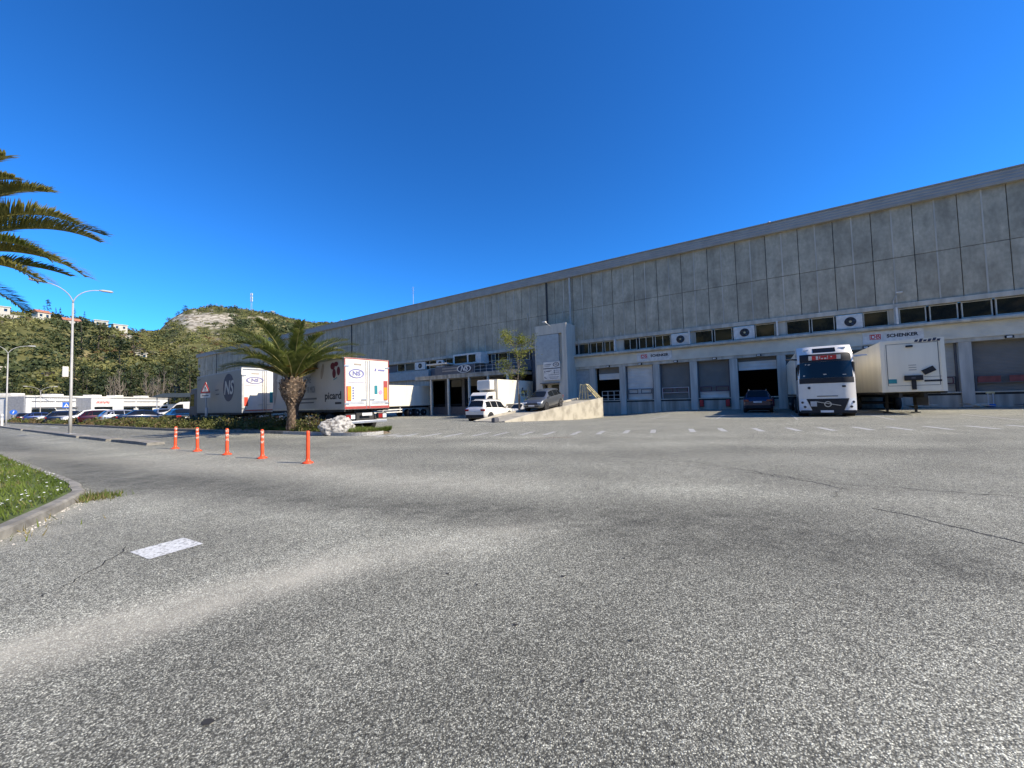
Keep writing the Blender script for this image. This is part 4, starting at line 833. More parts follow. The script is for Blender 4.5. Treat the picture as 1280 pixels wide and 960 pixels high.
    g = MB(); g.box(-.26, .26, Y(1)-.01, Y(1)+.012, .42, .53); out.append(('front_plate', g.mesh('front_plate', 'plate')))
    g = MB(); g.box(-.52, .52, Y(.985), Y(1)+.004, .54, .66, .02); g.box(-.62, .62, Y(.985), Y(1)+.003, .36, .46, .02); out.append(('grille', g.mesh('grille', 'black')))
    g = MB(); zz = st[0][1]; g.box(-.80, .80, Y(0)-.02, Y(.03), zz-.10, zz+.14, .03); out.append(('rear_bumper', g.mesh('rear_bumper', 'black')))
    g = MB()
    for ax in axles:
        for sx in (-1, 1):
            g.lathe([(wr+.055, sx*.70), (wr+.055, sx*(W/2+.003)), (wr*.7, sx*(W/2+.004))], 26, 'x', (0, Y(ax), wr+.01))
    g.box(-W/2+.06, W/2-.06, Y(axles[0]), Y(axles[1]), .16, .30); out.append(('wheel_arch', g.mesh('wheel_arch', 'black')))
    return out, [(sx*(W/2-.095), Y(ax), wr, .21) for ax in axles for sx in (-1, 1)]
def car(kind, pm, label, x, y, z, ang, name='parked_car', pitch=0, group=None, roofrails=False, cat='car'):
    """ang: direction of travel in degrees from the +x axis"""
    t = thing(name, label, cat, (x, y, z), 0, group); t.rotation_euler = (pitch, 0, R_(ang-90))
    parts, whs = car_meshes(kind, pm)
    for nm, me in parts: linkmesh(me, nm, t)
    for x_, y_, r_, w_ in whs: wheel(t, x_, y_, r_, w_)
    if roofrails:
        mb = MB()
        for sx in (-.55, .55): mb.tube([(sx, -1.5, 1.62), (sx, -1.3, 1.70), (sx, .2, 1.69), (sx, .45, 1.60)], .022, 6)
        mb.build('roof_rail', 'alu', t)
    return t
NANG = math.degrees(math.atan2(N.y, N.x)); RANG = math.degrees(math.atan2(RDIR.y, RDIR.x))
def gz(x, y): return zg(x, y)
pw = M['white']
car('suv', pw, 'white SUV seen from behind at the foot of the ramp', -1.72, 30.5, gz(-1.72, 30.5), 60, roofrails=True)
car('hatch', pw, 'white hatchback mostly hidden behind the young tree', .75, 38.3, gz(.75, 38.3), 236)
p = ramp_pt(7.0, 1.35); car('mpv', paint('grey metallic paint', (.16, .17, .18), .3, .6), 'grey hatchback parked nose down on the ramp', p.x, p.y, p.z, RANG+180+7, pitch=-math.atan(.086))
car('suv', paint('midnight blue paint', (.012, .016, .06), .25, .4), 'dark blue SUV backed away from the open dock', 18.95, 29.75, gz(18.95, 29.75), NANG, roofrails=True)
# the parking lot beyond the hedge
navyp = paint('navy car paint', (.012, .017, .035), .25, .4); blk = paint('black car paint', (.012, .012, .014), .2, .3); tealp = paint('dark teal car paint', (.012, .03, .055), .25, .5); mar = paint('maroon car paint', (.06, .008, .012), .3, .4); gry = paint('silver car paint', (.42, .43, .45), .3, .6)
car('sedan', tealp, 'long dark teal saloon beside the white van', -29.6, 34.2, 0, 147)
car('sedan', navyp, 'dark blue saloon with red tail lamps behind the hedge', -37.3, 39.2, 0, 55)
car('hatch', gry, 'silver hatchback between the maroon and navy cars', -41.7, 41.5, 0, 60)
car('hatch', mar, 'dark maroon hatchback behind the hedge', -44.5, 42.2, 0, 50)
car('suv', pw, 'white SUV in the parking lot behind the hedge', -52.0, 47.2, 0, 235)
car('hatch', navyp, 'navy hatchback left of the parked white SUV', -57.0, 49.6, 0, 55)
car('suv', blk, 'black SUV behind the nearer lamp post', -61.3, 53.6, 0, 60)
car('hatch', pw, 'small white car low behind the hedge by the lamp post', -67.0, 56.6, 0, 235)
car('hatch', paint('bright blue car paint', (.02, .04, .14), .3, .3), 'blue hatchback farther along the hedge', -73.0, 60, 0, 55)
car('hatch', blk, 'black hatchback at the far left end of the parking row', -86.0, 67.5, 0, 150)
car('hatch', blk, 'dark car at the shop entrance under the red sign', -58.0, 58.5, 0, 150); car('hatch', gry, 'silver car at the far end of the row near the vans', -44.5, 48.5, 0, 150)

def van(x, y, ang, label, s_=1.0, col=pw):
    t = thing('parked_van', label, 'van', (x, y, 0), R_(ang-90)); t.scale = (s_,)*3
    prof = [(-2.6, .35), (2.75, .35), (2.85, .6), (2.75, 1.0), (2.0, 1.25), (1.25, 2.05), (.9, 2.25), (-2.5, 2.35), (-2.65, 1.4)]
    mb = MB(); mb.prism(prof, 'x', -.98, .98); o = mb.build('body', col, t)
    bv = o.modifiers.new('b', 'BEVEL'); bv.width = .09; bv.segments = 3
    for sx in (-1, 1):
        mb = MB(); mb.prism([(.55, 1.3), (1.75, 1.3), (1.2, 1.95), (.6, 2.0)], 'x', *sorted((sx*.96, sx*.99))); mb.build('side_window', 'carglass', t)
        mb = MB(); mb.box(*sorted((sx*.98, sx*1.18)), 1.45, 1.6, 1.25, 1.6, .03); mb.build('mirror', 'black', t)
        mb = MB(); mb.box(*sorted((sx*.55, sx*.95)), 2.62, 2.80, .85, 1.05, .03); mb.build('headlamp', 'lens', t)
        mb = MB(); mb.box(*sorted((sx*.84, sx*.97)), -2.67, -2.55, 1.0, 1.5, .02); mb.build('tail_lamp', 'redlens', t)
        for y_ in (-1.6, 1.85): wheel(t, sx*.86, y_, .35, .22)
        mb = MB(); [mb.lathe([(.42, sx*.7), (.42, sx*.984)], 20, 'x', (0, y_, .36)) for y_ in (-1.6, 1.85)]; mb.build('wheel_arch', 'black', t)
    mb = MB(); mb.add([(-.85, 1.98, 1.30), (.85, 1.98, 1.30), (.78, 1.32, 2.02), (-.78, 1.32, 2.02)], [(0, 1, 2, 3)]); mb.build('windscreen', 'carglass', t)
    mb = MB(); mb.box(-.9, .9, 2.7, 2.9, .32, .55, .04); mb.build('front_bumper', 'black', t)
    return t
van(-38.6, 46.4, 205, 'white delivery van nearest the grey lorry'); van(-53.5, 61.0, 205, 'white van farther back between the shop and the hedge')
mb = MB()

# ------------------------------------------------------------------ trailers and lorries
def trailer_rear(t, W, zb, zt, y, stickers):
    """double doors with frame, bars, hinges on a box whose rear face is at y"""
    h = W/2; mb = MB(); mb.box(-h-.01, -h+.07, y-.03, y+.02, zb, zt); mb.box(h-.07, h+.01, y-.03, y+.02, zb, zt); mb.box(-h+.071, h-.071, y-.03, y+.02, zt-.12, zt); mb.box(-h+.071, h-.071, y-.03, y+.02, zb, zb+.11); mb.build('rear_frame', stickers.get('frame', 'galv'), t)
    for sx in (-1, 1):
        mb = MB(); x0, x1 = sorted((sx*.015, sx*(h-.075))); mb.box(x0, x1, y-.035, y, zb+.115, zt-.125, .008); d_ = mb.build('rear_door', 'white', t)
        q = MB(); xb = sx*.10; q.tube([(xb, y-.06, zb+.05), (xb, y-.06, zt-.1)], .018, 6); q.box(*sorted((sx*.1, sx*.38)), y-.075, y-.05, zb+.45, zb+.50); q.build('locking_bar', 'alu', d_)
        q = MB(); [q.box(*sorted((sx*(h-.22), sx*(h+.015))), y-.065, y-.036, z_, z_+.07) for z_ in (zb+.25, zt-.45)]; q.build('hinge', 'alu', d_)
def underside(t, W, L, zb, axles, wr=.48, legs=None, bumper=True):
    mb = MB(); mb.box(-.55, -.42, -L/2+.3, L/2-.2, zb-.32, zb-.02); mb.box(.42, .55, -L/2+.3, L/2-.2, zb-.32, zb-.02)
    for k_ in range(int(L/1.2)): mb.box(-W/2+.05, W/2-.05, -L/2+.4+k_*1.2, -L/2+.5+k_*1.2, zb-.12, zb-.003)
    for a in axles: mb.tube([(-W/2+.3, a, wr), (W/2-.3, a, wr)], .08, 8)
    mb.box(-W/2, -W/2+.06, -L/2, L/2, zb-.10, zb-.004); mb.box(W/2-.06, W/2, -L/2, L/2, zb-.10, zb-.004); mb.build('chassis', 'chassis', t)
    for a in axles:
        for sx in (-1, 1): wheel(t, sx*(W/2-.19), a, wr, .34, True)
    mb = MB()
    for a in axles: mb.box(-W/2+.02, -W/2+.36, a-.5, a+.5, wr*2+.03, wr*2+.06); mb.box(W/2-.36, W/2-.02, a-.5, a+.5, wr*2+.03, wr*2+.06)
    mb.build('mudguard', 'black', t)
    if legs is not None:
        for sx in (-.62, .62):
            mb = MB(); mb.box(sx-.07, sx+.07, legs-.07, legs+.07, .22, zb-.02); mb.box(sx-.05, sx+.05, legs-.05, legs+.05, .06, .22); mb.box(sx-.16, sx+.16, legs-.16, legs+.16, .0, .06); mb.build('landing_leg', 'chassis', t)
def rear_gear(t, W, y, zb):
    for sx in (-1, 1):
        mb = MB(); x0, x1 = sorted((sx*(W/2-.62), sx*(W/2-.08))); mb.box(x0, x1, y+.05, y+.2, zb-.52, zb-.22, .02); l = mb.build('tail_lamp_box', 'black', t)
        q = MB(); q.box(x0+.04, (x0+x1)/2, y+.03, y+.049, zb-.48, zb-.28); q.build('tail_lamp', 'redlens', l); q = MB(); q.box((x0+x1)/2+.02, x1-.04, y+.03, y+.049, zb-.48, zb-.28); q.build('reversing_lamp', 'lens', l)
    mb = MB(); mb.box(-W/2+.05, W/2-.05, y+.05, y+.17, zb-.72, zb-.58, .02); mb.build('under_run_bar', 'alu', t)
    mb = MB(); mb.box(-.28, .28, y+.02, y+.05, zb-.34, zb-.2); mb.build('number_plate', 'plate', t)
    mb = MB(); mb.box(-.5, .5, y+.2, y+.9, zb-.6, zb-.15); mb.build('tail_lift', 'chassis', t)
def marks(t, name, mats, fn):
    mb = MB(); fn(mb); return mb.build(name, mats, t)

# picard lorry trailer: rear left bottom corner at (-8.17,18.7)
AX = Vector((-.799, .602, 0)); RX = Vector((.602, .799, 0)); AANG = math.degrees(math.atan2(AX.y, AX.x))
PL, PWd, PZ0, PZ1 = 8.2, 2.5, 1.14, 3.70
pc = Vector((-8.17, 18.7, 0))+AX*PL/2+RX*PWd/2
t = thing('refrigerated_trailer', 'grey refrigerated trailer with dark red fruit graphic behind the palm', 'trailer', pc, R_(AANG-90)); PT = t
mb = MB(); mb.box(-PWd/2, PWd/2, -PL/2, PL/2, PZ0, PZ1, .03); mb.build('box_body', 'greybox', t)
mb = MB(); mb.box(-PWd/2-.012, -PWd/2+.05, -PL/2-.01, -PL/2+.10, PZ0, PZ1); mb.box(-PWd/2-.012, PWd/2+.012, -PL/2+.101, PL/2, PZ0-.0, PZ0+.07); mb.box(-PWd/2-.012, -PWd/2+.03, -PL/2+.101, PL/2, PZ1-.07, PZ1+.012); mb.build('body_trim', 'alu', t)
trailer_rear(t, PWd, PZ0, PZ1, -PL/2-.012, {'frame': 'whitebox'})
yr = -PL/2-.012
def f(mb):
    o = (0, yr-.052, 0)
    mb.cur = 0; quad(mb, o, (1, 0, 0), (0, 0, 1), -1.16, -.92, PZ0+.42, PZ0+1.15); quad(mb, o, (1, 0, 0), (0, 0, 1), .92, 1.16, PZ0+.42, PZ0+1.45)
    quad(mb, o, (1, 0, 0), (0, 0, 1), -1.255, 1.255, PZ0+.02, PZ0+.15); quad(mb, o, (1, 0, 0), (0, 0, 1), -1.255, -1.21, PZ0+.16, PZ1-.01); quad(mb, o, (1, 0, 0), (0, 0, 1), 1.215, 1.255, PZ0+.16, PZ1-.01); quad(mb, o, (1, 0, 0), (0, 0, 1), -1.2, 1.2, PZ1-.05, PZ1-.01)
    mb.cur = 1; quad(mb, (0, yr-.054, 0), (1, 0, 0), (0, 0, 1), -1.10, -.91, PZ0+.46, PZ0+1.13); quad(mb, (0, yr-.054, 0), (1, 0, 0), (0, 0, 1), .94, 1.12, PZ0+.46, PZ0+1.1)
    mb.cur = 2; quad(mb, o, (1, 0, 0), (0, 0, 1), -1.1, -.2, PZ0+.26, PZ0+.4); quad(mb, o, (1, 0, 0), (0, 0, 1), .2, 1.1, PZ0+.26, PZ0+.4)
    mb.cur = 3; ellipse(mb, (-.62, yr-.053, PZ1-.78), (1, 0, 0), (0, 0, 1), .42, .235, 28, .8); text_mb(mb, 'NS', .30, (-.62, yr-.054, PZ1-.78), (1, 0, 0), (0, 0, 1), bold=.01, xs=1.2)
    quad(mb, o, (1, 0, 0), (0, 0, 1), -1.08, -.15, PZ0+1.33, PZ0+1.345)
    mb.cur = 4; quad(mb, o, (1, 0, 0), (0, 0, 1), -.75, -.35, PZ1-.36, PZ1-.27)
    mb.cur = 5; quad(mb, o, (1, 0, 0), (0, 0, 1), .38, .55, PZ0+.75, PZ0+1.2); mb.cur = 6; ellipse(mb, (.74, yr-.053, PZ0+.85), (1, 0, 0), (0, 0, 1), .12, .12, 16)
    mb.cur = 3; quad(mb, (.7, yr-.053, PZ1-.55), (1, 0, 0), (.2, 0, 1), -.3, -.2, -.07, .08); quad(mb, (.7, yr-.053, PZ1-.55), (1, 0, 0), (.2, 0, 1), -.1, .3, -.05, .04); [quad(mb, o, (1, 0, 0), (0, 0, 1), -.85, -.75, PZ0+.5+k_*.13, PZ0+.58+k_*.13) for k_ in range(5)]
o_ = marks(t, 'rear_marking', ['redframe', 'orange_r', 'galv', 'lilac', 'tan', 'teal', 'pink'], f)
def f(mb):
    xs_ = -PWd/2-.006; xd, yd = (0, -1, 0), (0, 0, 1); P = lambda y, z: (xs_, -PL/2+y, z)     # y = metres from the rear end
    mb.cur = 0; text_mb(mb, 'picard', .52, P(1.05, PZ0+.70), xd, yd, bold=.012, xs=1.25); quad(mb, P(.55, PZ0+.33), xd, yd, -.3, .3, -.05, .05)
    mb.cur = 1; text_mb(mb, 'ONE', .50, P(3.65, PZ0+1.62), xd, yd, xs=.62); text_mb(mb, 'R MOI', .50, P(3.3, PZ0+1.08), xd, yd, xs=.62); quad(mb, P(3.6, PZ0+.6), xd, yd, -1.0, .9, -.04, .05); quad(mb, P(3.8, PZ0+.4), xd, yd, -1.0, .8, -.03, .04)
    mb.cur = 2
    for dy, dz, a, b_ in ((1.05, 2.2, .22, .18), (.72, 2.28, .2, .12), (.50, 1.92, .16, .22), (.92, 1.82, .17, .24)): ellipse(mb, P(dy, PZ0+dz), xd, yd, a, b_, 18)
    mb.cur = 3; ellipse(mb, P(2.1, PZ0+2.0), (0, -.9, .3), (0, -.2, 1), .18, .4, 14); ellipse(mb, P(7.75, PZ0+2.15), xd, yd, .3, .35, 14)
    mb.add([P(8.1, PZ0+.9), P(7.9, PZ0+.25), P(7.6, PZ0+.9), P(7.5, PZ0+1.7), P(7.85, PZ0+2.0), P(8.1, PZ0+1.6)], [(0, 1, 2, 3, 4, 5)])
    mb.cur = 4; quad(mb, P(.8, PZ0+1.55), (0, -.9, .25), (0, .2, 1), -.2, .2, -.02, .03)
marks(t, 'side_lettering', ['ink', 'greyprint_shade', 'burgundy', 'tan', 'teal'], f)
underside(t, PWd, PL, PZ0, (-2.6, -1.4), legs=2.7); rear_gear(t, PWd, -PL/2, PZ0)
mb = MB(); mb.box(-1.15, -.5, 1.5, 2.9, .42, 1.0, .02); mb.build('pallet_box', 'panelblue', t)
mb = MB(); mb.box(-PWd/2+.3, PWd/2-.3, PL/2+.01, PL/2+.45, 2.2, 3.5, .05); mb.build('cooling_unit', 'signwhite', t)

# grey NS lorry
NL, NW, NZ0, NZ1 = 9.2, 2.5, 1.05, 3.82
nc = Vector((-16.87, 24.0, 0))+AX*NL/2+RX*NW/2
t = thing('box_lorry', 'grey box lorry with round dark badge on its side', 'lorry', nc, R_(AANG-90))
mb = MB(); mb.box(-NW/2, NW/2, -NL/2, NL/2, NZ0, NZ1, .03); mb.build('box_body', 'greybox2', t)
trailer_rear(t, NW, NZ0, NZ1, -NL/2-.012, {'frame': 'galv'})
mb = MB(); mb.box(-NW/2-.05, NW/2+.05, -NL/2-.1, -NL/2+.05, NZ1-.02, NZ1+.06); mb.box(-NW/2-.06, -NW/2+.0, -NL/2-.1, -NL/2-.02, NZ1-.4, NZ1-.021); mb.build('door_canopy', 'signwhite', t)
yr = -NL/2-.012
def f(mb):
    o = (0, yr-.052, 0); mb.cur = 0; ellipse(mb, (-.55, yr-.053, NZ1-.72), (1, 0, 0), (0, 0, 1), .5, .22, 28, .8); text_mb(mb, 'NS', .28, (-.55, yr-.054, NZ1-.72), (1, 0, 0), (0, 0, 1), bold=.01, xs=1.2); quad(mb, o, (1, 0, 0), (0, 0, 1), -1.1, -.12, NZ1-1.07, NZ1-1.055)
    mb.cur = 1; quad(mb, o, (1, 0, 0), (0, 0, 1), -1.14, -.94, NZ0+.42, NZ0+.98); mb.cur = 2; quad(mb, o, (1, 0, 0), (0, 0, 1), .3, .6, NZ0+.6, NZ0+1.3); mb.cur = 3; quad(mb, o, (1, 0, 0), (0, 0, 1), -.75, -.3, NZ1-.33, NZ1-.26)
    mb.cur = 1; quad(mb, o, (1, 0, 0), (0, 0, 1), -1.1, 1.1, NZ0+.12, NZ0+.17)
marks(t, 'rear_marking', ['lilac', 'redplate', 'teal', 'tan'], f)
def f(mb):
    xs_ = -NW/2-.006; xd, yd = (0, -1, 0), (0, 0, 1); c = (xs_, -NL/2+2.35, NZ0+1.68); mb.cur = 0; ellipse(mb, c, xd, yd, 1.02, .92, 36)
    mb.cur = 1; text_mb(mb, 'NS', 1.25, (xs_-.004, c[1], c[2]-.05), xd, yd, bold=.03, xs=1.1, shear=.2)
marks(t, 'side_badge', ['navy', 'greybox'], f)
for y_, z_ in ((NL/2-.6, NZ1-.25), (-NL/2+4.6, NZ0+1.6), (-NL/2+4.5, NZ0+1.3)): marks(t, 'small_print', ['greyprint_shade'], lambda mb: quad(mb, (-NW/2-.006, y_, z_), (0, -1, 0), (0, 0, 1), -.35, .35, -.04, .04))
underside(t, NW, NL, NZ0, (-2.2,)); rear_gear(t, NW, -NL/2, NZ0)
mb = MB(); mb.prism([(NL/2+.2, .55), (NL/2+2.2, .55), (NL/2+2.25, 1.3), (NL/2+2.0, 2.7), (NL/2+1.7, 2.95), (NL/2+.2, 3.0)], 'x', -1.2, 1.2); cb = mb.build('cab', 'greyprint_shade', t); bv = cb.modifiers.new('b', 'BEVEL'); bv.width = .07; bv.segments = 2
mb = MB(); mb.prism([(NL/2+.9, 1.6), (NL/2+1.95, 1.6), (NL/2+1.75, 2.5), (NL/2+.9, 2.55)], 'x', -1.21, -1.195); mb.build('side_window', 'carglass', t)
mb = MB(); mb.box(-1.1, 1.1, NL/2+2.0, NL/2+2.27, 1.5, 2.5, .03); mb.build('windscreen', 'carglass', t)
for sx in (-1, 1): wheel(t, sx*1.05, NL/2+1.1, .48, .34, True)
mb = MB(); mb.box(-NW/2, -NW/2+.05, -1.0, 3.6, .45, .58); mb.box(-NW/2, -NW/2+.05, -1.0, 3.6, .78, .9); mb.build('side_guard', 'greybox2', t)

# white trailer docked at the left bays, lit on its right side
t = thing('docked_trailer', 'plain white trailer docked at the left bays, half in shadow', 'trailer', S(-42.75, 7.2, -.42), FAC_ROT+math.pi)
mb = MB(); mb.box(-1.25, 1.25, -6.8, 6.8, 1.45, 4.30, .03); mb.build('box_body', 'whitebox', t); underside(t, 2.5, 13.6, 1.45, (-5.0, -3.7, -2.4), legs=4.0)
mb = MB()
for sx in (-1.25, 1.2):
    for z_ in (.62, .95): mb.box(sx, sx+.05, -.9, 6.0, z_, z_+.14)
    for y_ in (-.6, 2.2, 4.6): mb.box(sx+.01, sx+.04, y_, y_+.08, .6, 1.34)
mb.build('side_guard', 'signwhite', t)
marks(t, 'side_sticker', ['redplate', 'greyprint_shade'], lambda mb: (quad(mb, (-1.256, 5.6, 1.62), (0, -1, 0), (0, 0, 1), -.5, .5, -.03, .03),))

# white box lorry by the tower
t = thing('delivery_lorry', 'white refrigerated box lorry backed in beside the entrance tower', 'lorry', S(-25.4, 4.3, -.42), FAC_ROT+math.pi)
LL = 7.6; mb = MB(); mb.box(-1.25, 1.25, -LL/2, LL/2, 1.15, 4.15, .03); mb.build('box_body', 'whitebox', t); underside(t, 2.5, LL, 1.15, (-2.2,), bumper=False)
mb = MB(); mb.prism([(LL/2+.15, .5), (LL/2+2.05, .5), (LL/2+2.1, 1.25), (LL/2+1.8, 2.45), (LL/2+1.4, 2.75), (LL/2+.15, 2.8)], 'x', -1.12, 1.12); cb = mb.build('cab', 'white', t); bv = cb.modifiers.new('b', 'BEVEL'); bv.width = .08; bv.segments = 3
mb = MB(); y0, y1 = LL/2+2.09, LL/2+1.83; mb.add([(-.98, y0, 1.4), (.98, y0, 1.4), (.92, y1+.02, 2.4), (-.92, y1+.02, 2.4)], [(0, 1, 2, 3)]); mb.build('windscreen', 'carglass', t)
for sx in (-1, 1):
    mb = MB(); mb.prism([(LL/2+.75, 1.45), (LL/2+1.75, 1.45), (LL/2+1.5, 2.35), (LL/2+.75, 2.4)], 'x', *sorted((sx*1.115, sx*1.13))); mb.build('side_window', 'carglass', t); wheel(t, sx*1.0, LL/2+1.15, .45, .3, True)
    mb = MB(); mb.box(*sorted((sx*1.13, sx*1.4)), LL/2+1.6, LL/2+1.75, 1.6, 2.2, .03); mb.build('mirror', 'black', t)
    mb = MB(); mb.box(*sorted((sx*.6, sx*1.0)), LL/2+2.05, LL/2+2.13, .85, 1.05, .02); mb.build('headlamp', 'lens', t)
mb = MB(); mb.box(-.9, .9, LL/2+.02, LL/2+.9, 3.0, 4.1, .12); mb.build('cooling_unit', 'white', t)
mb = MB(); mb.box(-1.0, 1.0, LL/2+2.07, LL/2+2.12, .55, .8); mb.build('front_grille', 'black', t)
marks(t, 'side_lettering', ['navy'], lambda mb: text_mb(mb, 'frs', 1.35, (-1.257, -1.6, 2.75), (0, -1, 0), (0, 0, 1), bold=.05, xs=.9, shear=.15))

# semi-trailer parked right of the tractor
t = thing('parked_semitrailer', 'white reefer semi-trailer standing alone on its landing legs', 'trailer', S(6.78, 5.75, 0), FAC_ROT+math.pi)
TL_, TW_, TZ0, TZ1 = 13.3, 2.5, 1.25, 4.12; mb = MB(); mb.box(-TW_/2, TW_/2, -TL_/2, TL_/2, TZ0, TZ1, .03); mb.build('box_body', 'whitebox', t)
underside(t, TW_, TL_, TZ0, (-4.6, -3.3, -2.0), legs=TL_/2-2.6)
yf = TL_/2+.006; xd = (-1, 0, 0)
mb = MB(); 
for sx in (-1, 1): mb.box(*sorted((sx*(TW_/2-.16), sx*(TW_/2+.012))), yf-.1, yf+.02, TZ0, TZ1)
mb.box(-TW_/2+.161, TW_/2-.161, yf-.05, yf+.015, TZ1-.12, TZ1+.01); mb.build('corner_post', 'whitebox', t)
mb = MB(); [mb.box(x-.012, x+.012, yf-.01, yf+.004, TZ0+.35, TZ1-.2) for x in (-1.02, 1.0)]; mb.box(-1.0, 1.0, yf-.01, yf+.004, TZ0+.34, TZ0+.36); mb.box(-1.0, 1.0, yf-.01, yf+.004, TZ1-.22, TZ1-.2); mb.build('panel_joint', 'greyprint_shade', t)
mb = MB(); mb.box(-.36, .36, yf, yf+.14, TZ0+.62, TZ0+.90, .02); mb.box(-.10, .08, yf, yf+.08, TZ0+.12, TZ0+.619, .01); mb.build('coupling_panel', 'black', t)
mb = MB(); mb.mx = Matrix.Translation((-.62, yf+.03, TZ0+1.12)) @ Matrix.Rotation(.5, 4, 'Y'); mb.box(-.25, .25, -.03, .04, -.12, .16, .02); mb.mx = None; mb.build('hanging_document_box', 'black', t)
mb = MB(); mb.box(-.05, .22, yf, yf+.1, TZ1-.42, TZ1-.32, .01); mb.build('marker_lamp', 'black', t)
def f(mb):
    mb.cur = 0; quad(mb, (.82, yf+.008, TZ0+.6), xd, (0, 0, 1), -.17, .17, -.12, .12); mb.cur = 1; quad(mb, (-.75, yf+.008, TZ0+.58), xd, (0, 0, 1), -.33, .33, -.05, .05)
    quad(mb, (-.75, yf+.008, TZ0+.8), xd, (0, 0, 1), -.33, .33, -.008, .008); mb.cur = 2; [quad(mb, (-.2-k_*.17, yf+.022, TZ1-.11), xd, (-.35, 0, 1), -.055, .07, -.05-.02*(k_ % 2), .05+.03*((k_+1) % 3)) for k_ in range(6)]; mb.cur = 3
    quad(mb, (.02, yf+.148, TZ0+.76), xd, (0, 0, 1), -.08, .08, -.04, .04); [quad(mb, (.0, yf+.008, TZ0+1.2+k_*.13), xd, (0, 0, 1), -.15, .15, -.012, .012) for k_ in range(3)]
marks(t, 'front_marking', ['teal', 'ink', 'navy', 'greyprint_shade'], f)
mb = MB(); mb.box(-.95, -.45, TL_/2-2.3, TL_/2-1.7, .45, 1.0, .02); mb.build('tool_box', 'chassis', t)
mb = MB(); [mb.box(-1.25, -1.2, TL_/2-4.5, TL_/2-2.9, z_, z_+.1) for z_ in (.5, .85)]; mb.build('side_guard', 'alu', t)

# white tractor unit with its trailer
t = thing('articulated_lorry', 'white articulated lorry facing the yard with red sign above its windscreen', 'lorry', S(2.85, 14.7, 0), FAC_ROT+math.pi)
def fy(z, x):     # cab front surface, y of the front at height z and offset x
    c = -.30*max(0, abs(x)-.55)**2/.49; r = 0 if z < 2.1 else (-.16*(z-2.1)/1.2 if z < 3.3 else -.16-.55*((z-3.3)/.7)**1.4)
    return c+r-(.04 if z < .5 else 0)
def patch(x0, x1, z0, z1, off=.012, nx=10, nz=6, taper0=0, taper1=0):
    rows = []
    for j in range(nz+1):
        v = j/nz; z = z0+(z1-z0)*v; a = x0+taper0*v if not callable(taper0) else taper0(v); b_ = x1+taper1*v
        rows.append([(a+(b_-a)*i/nx, fy(z, a+(b_-a)*i/nx)+off, z) for i in range(nx+1)])
    mb = MB(); mb.smooth = True; mb.grid(rows); return mb
zs = [.35, .6, 1.05, 1.85, 2.1, 2.6, 3.1, 3.3, 3.55, 3.75, 3.9, 3.98]; xs = [-1.25+.125*i for i in range(21)]
mb = MB(); mb.smooth = True
def wx(x, z): return x*(1 if z < 2.3 else 1-.035*(z-2.3)/1.7)
rows = [[(wx(x, z), fy(z, x), z) for x in xs] for z in zs]; mb.grid(rows); mb.smooth = False
back = [[(wx(1.25, z), fy(z, 1.25), z), (wx(1.25, z), -1.2, z), (wx(1.25, z), -2.25, z)] for z in zs]; mb.grid(back); mb.grid([[(-a, b_, c) for a, b_, c in r[::-1]] for r in back])
mb.grid([[(wx(x, 3.98), fy(3.98, x), 3.98) for x in xs], [(wx(x, 3.98), -2.25, 4.0) for x in xs]]); mb.grid([[(wx(x, .35), -2.25, .35) for x in xs], [(wx(x, 3.98), -2.25, 4.0) for x in xs]])
mb.build('cab', 'white', t)
patch(-1.16, 1.16, 2.16, 3.06, .014, 14, 6, .03, -.03).build('windscreen', 'carglass', t)
b_ = patch(-1.19, 1.19, 1.86, 2.155, .012, 14, 3); b_.build('wiper_panel', 'black', t); patch(-1.13, 1.13, 3.065, 3.52, .012, 14, 4, .02, -.02).build('sun_visor', 'black', t)
o_ = patch(-.5, .5, 3.6, 3.86, .012, 8, 4); o_.build('roof_window', 'carglass', t)
patch(-.66, .66, .28, 1.0, .016, 12, 5, -.26, .26).build('grille', 'black', t); 
mb = MB(); mb.box(-1.2, 1.2, -.5, -.02, .2, .36, .03); mb.build('lower_bumper', 'black', t)
for sx in (-1, 1):
    a, b2 = (.70, 1.23) if sx > 0 else (-1.23, -.70)
    q = patch(a, b2, .30, 1.0, .022, 6, 4, .25 if sx > 0 else 0, 0 if sx > 0 else -.25); h_ = q.build('headlamp', 'lens', t)
    q = MB()
    for z_, x_ in ((.80, 1.10), (.55, 1.0)): q.lathe([(.07, .0), (.06, .035), (.02, .036)], 14, 'y', (sx*x_, fy(z_, x_)+.02, z_))
    q.build('lamp_bulb', 'lens_d', h_)
    mb = MB(); mb.tube([(sx*1.2, -.55, 3.28), (sx*1.5, -.38, 3.30), (sx*1.78, -.25, 3.30)], [.05, .045, .03], 6); mb.build('mirror_arm', 'black' if sx > 0 else 'alu', t)
    mb = MB(); mb.box(*sorted((sx*1.245, sx*1.262)), -1.3, -.35, 2.1, 2.95); mb.build('side_window', 'carglass', t)
    mb = MB(); mb.box(*sorted((sx*1.14, sx*1.235)), -.40, -.30, 2.0, 3.0, .03); mb.build('pillar_trim', 'black', t)
    mb = MB(); mb.box(*sorted((sx*.65, sx*.95)), fy(3.8, .8)-.02, fy(3.8, .8)+.05, 3.76, 3.84, .02); mb.build('roof_marker_lamp', 'lens', t)
    wheel(t, sx*1.05, -1.35, .5, .36, True); wheel(t, sx*1.05, -5.0, .5, .36, True)
    mb = MB(); mb.lathe([(.62, sx*.8), (.62, sx*1.258)], 22, 'x', (0, -1.35, .55)); mb.build('wheel_arch', 'black', t)
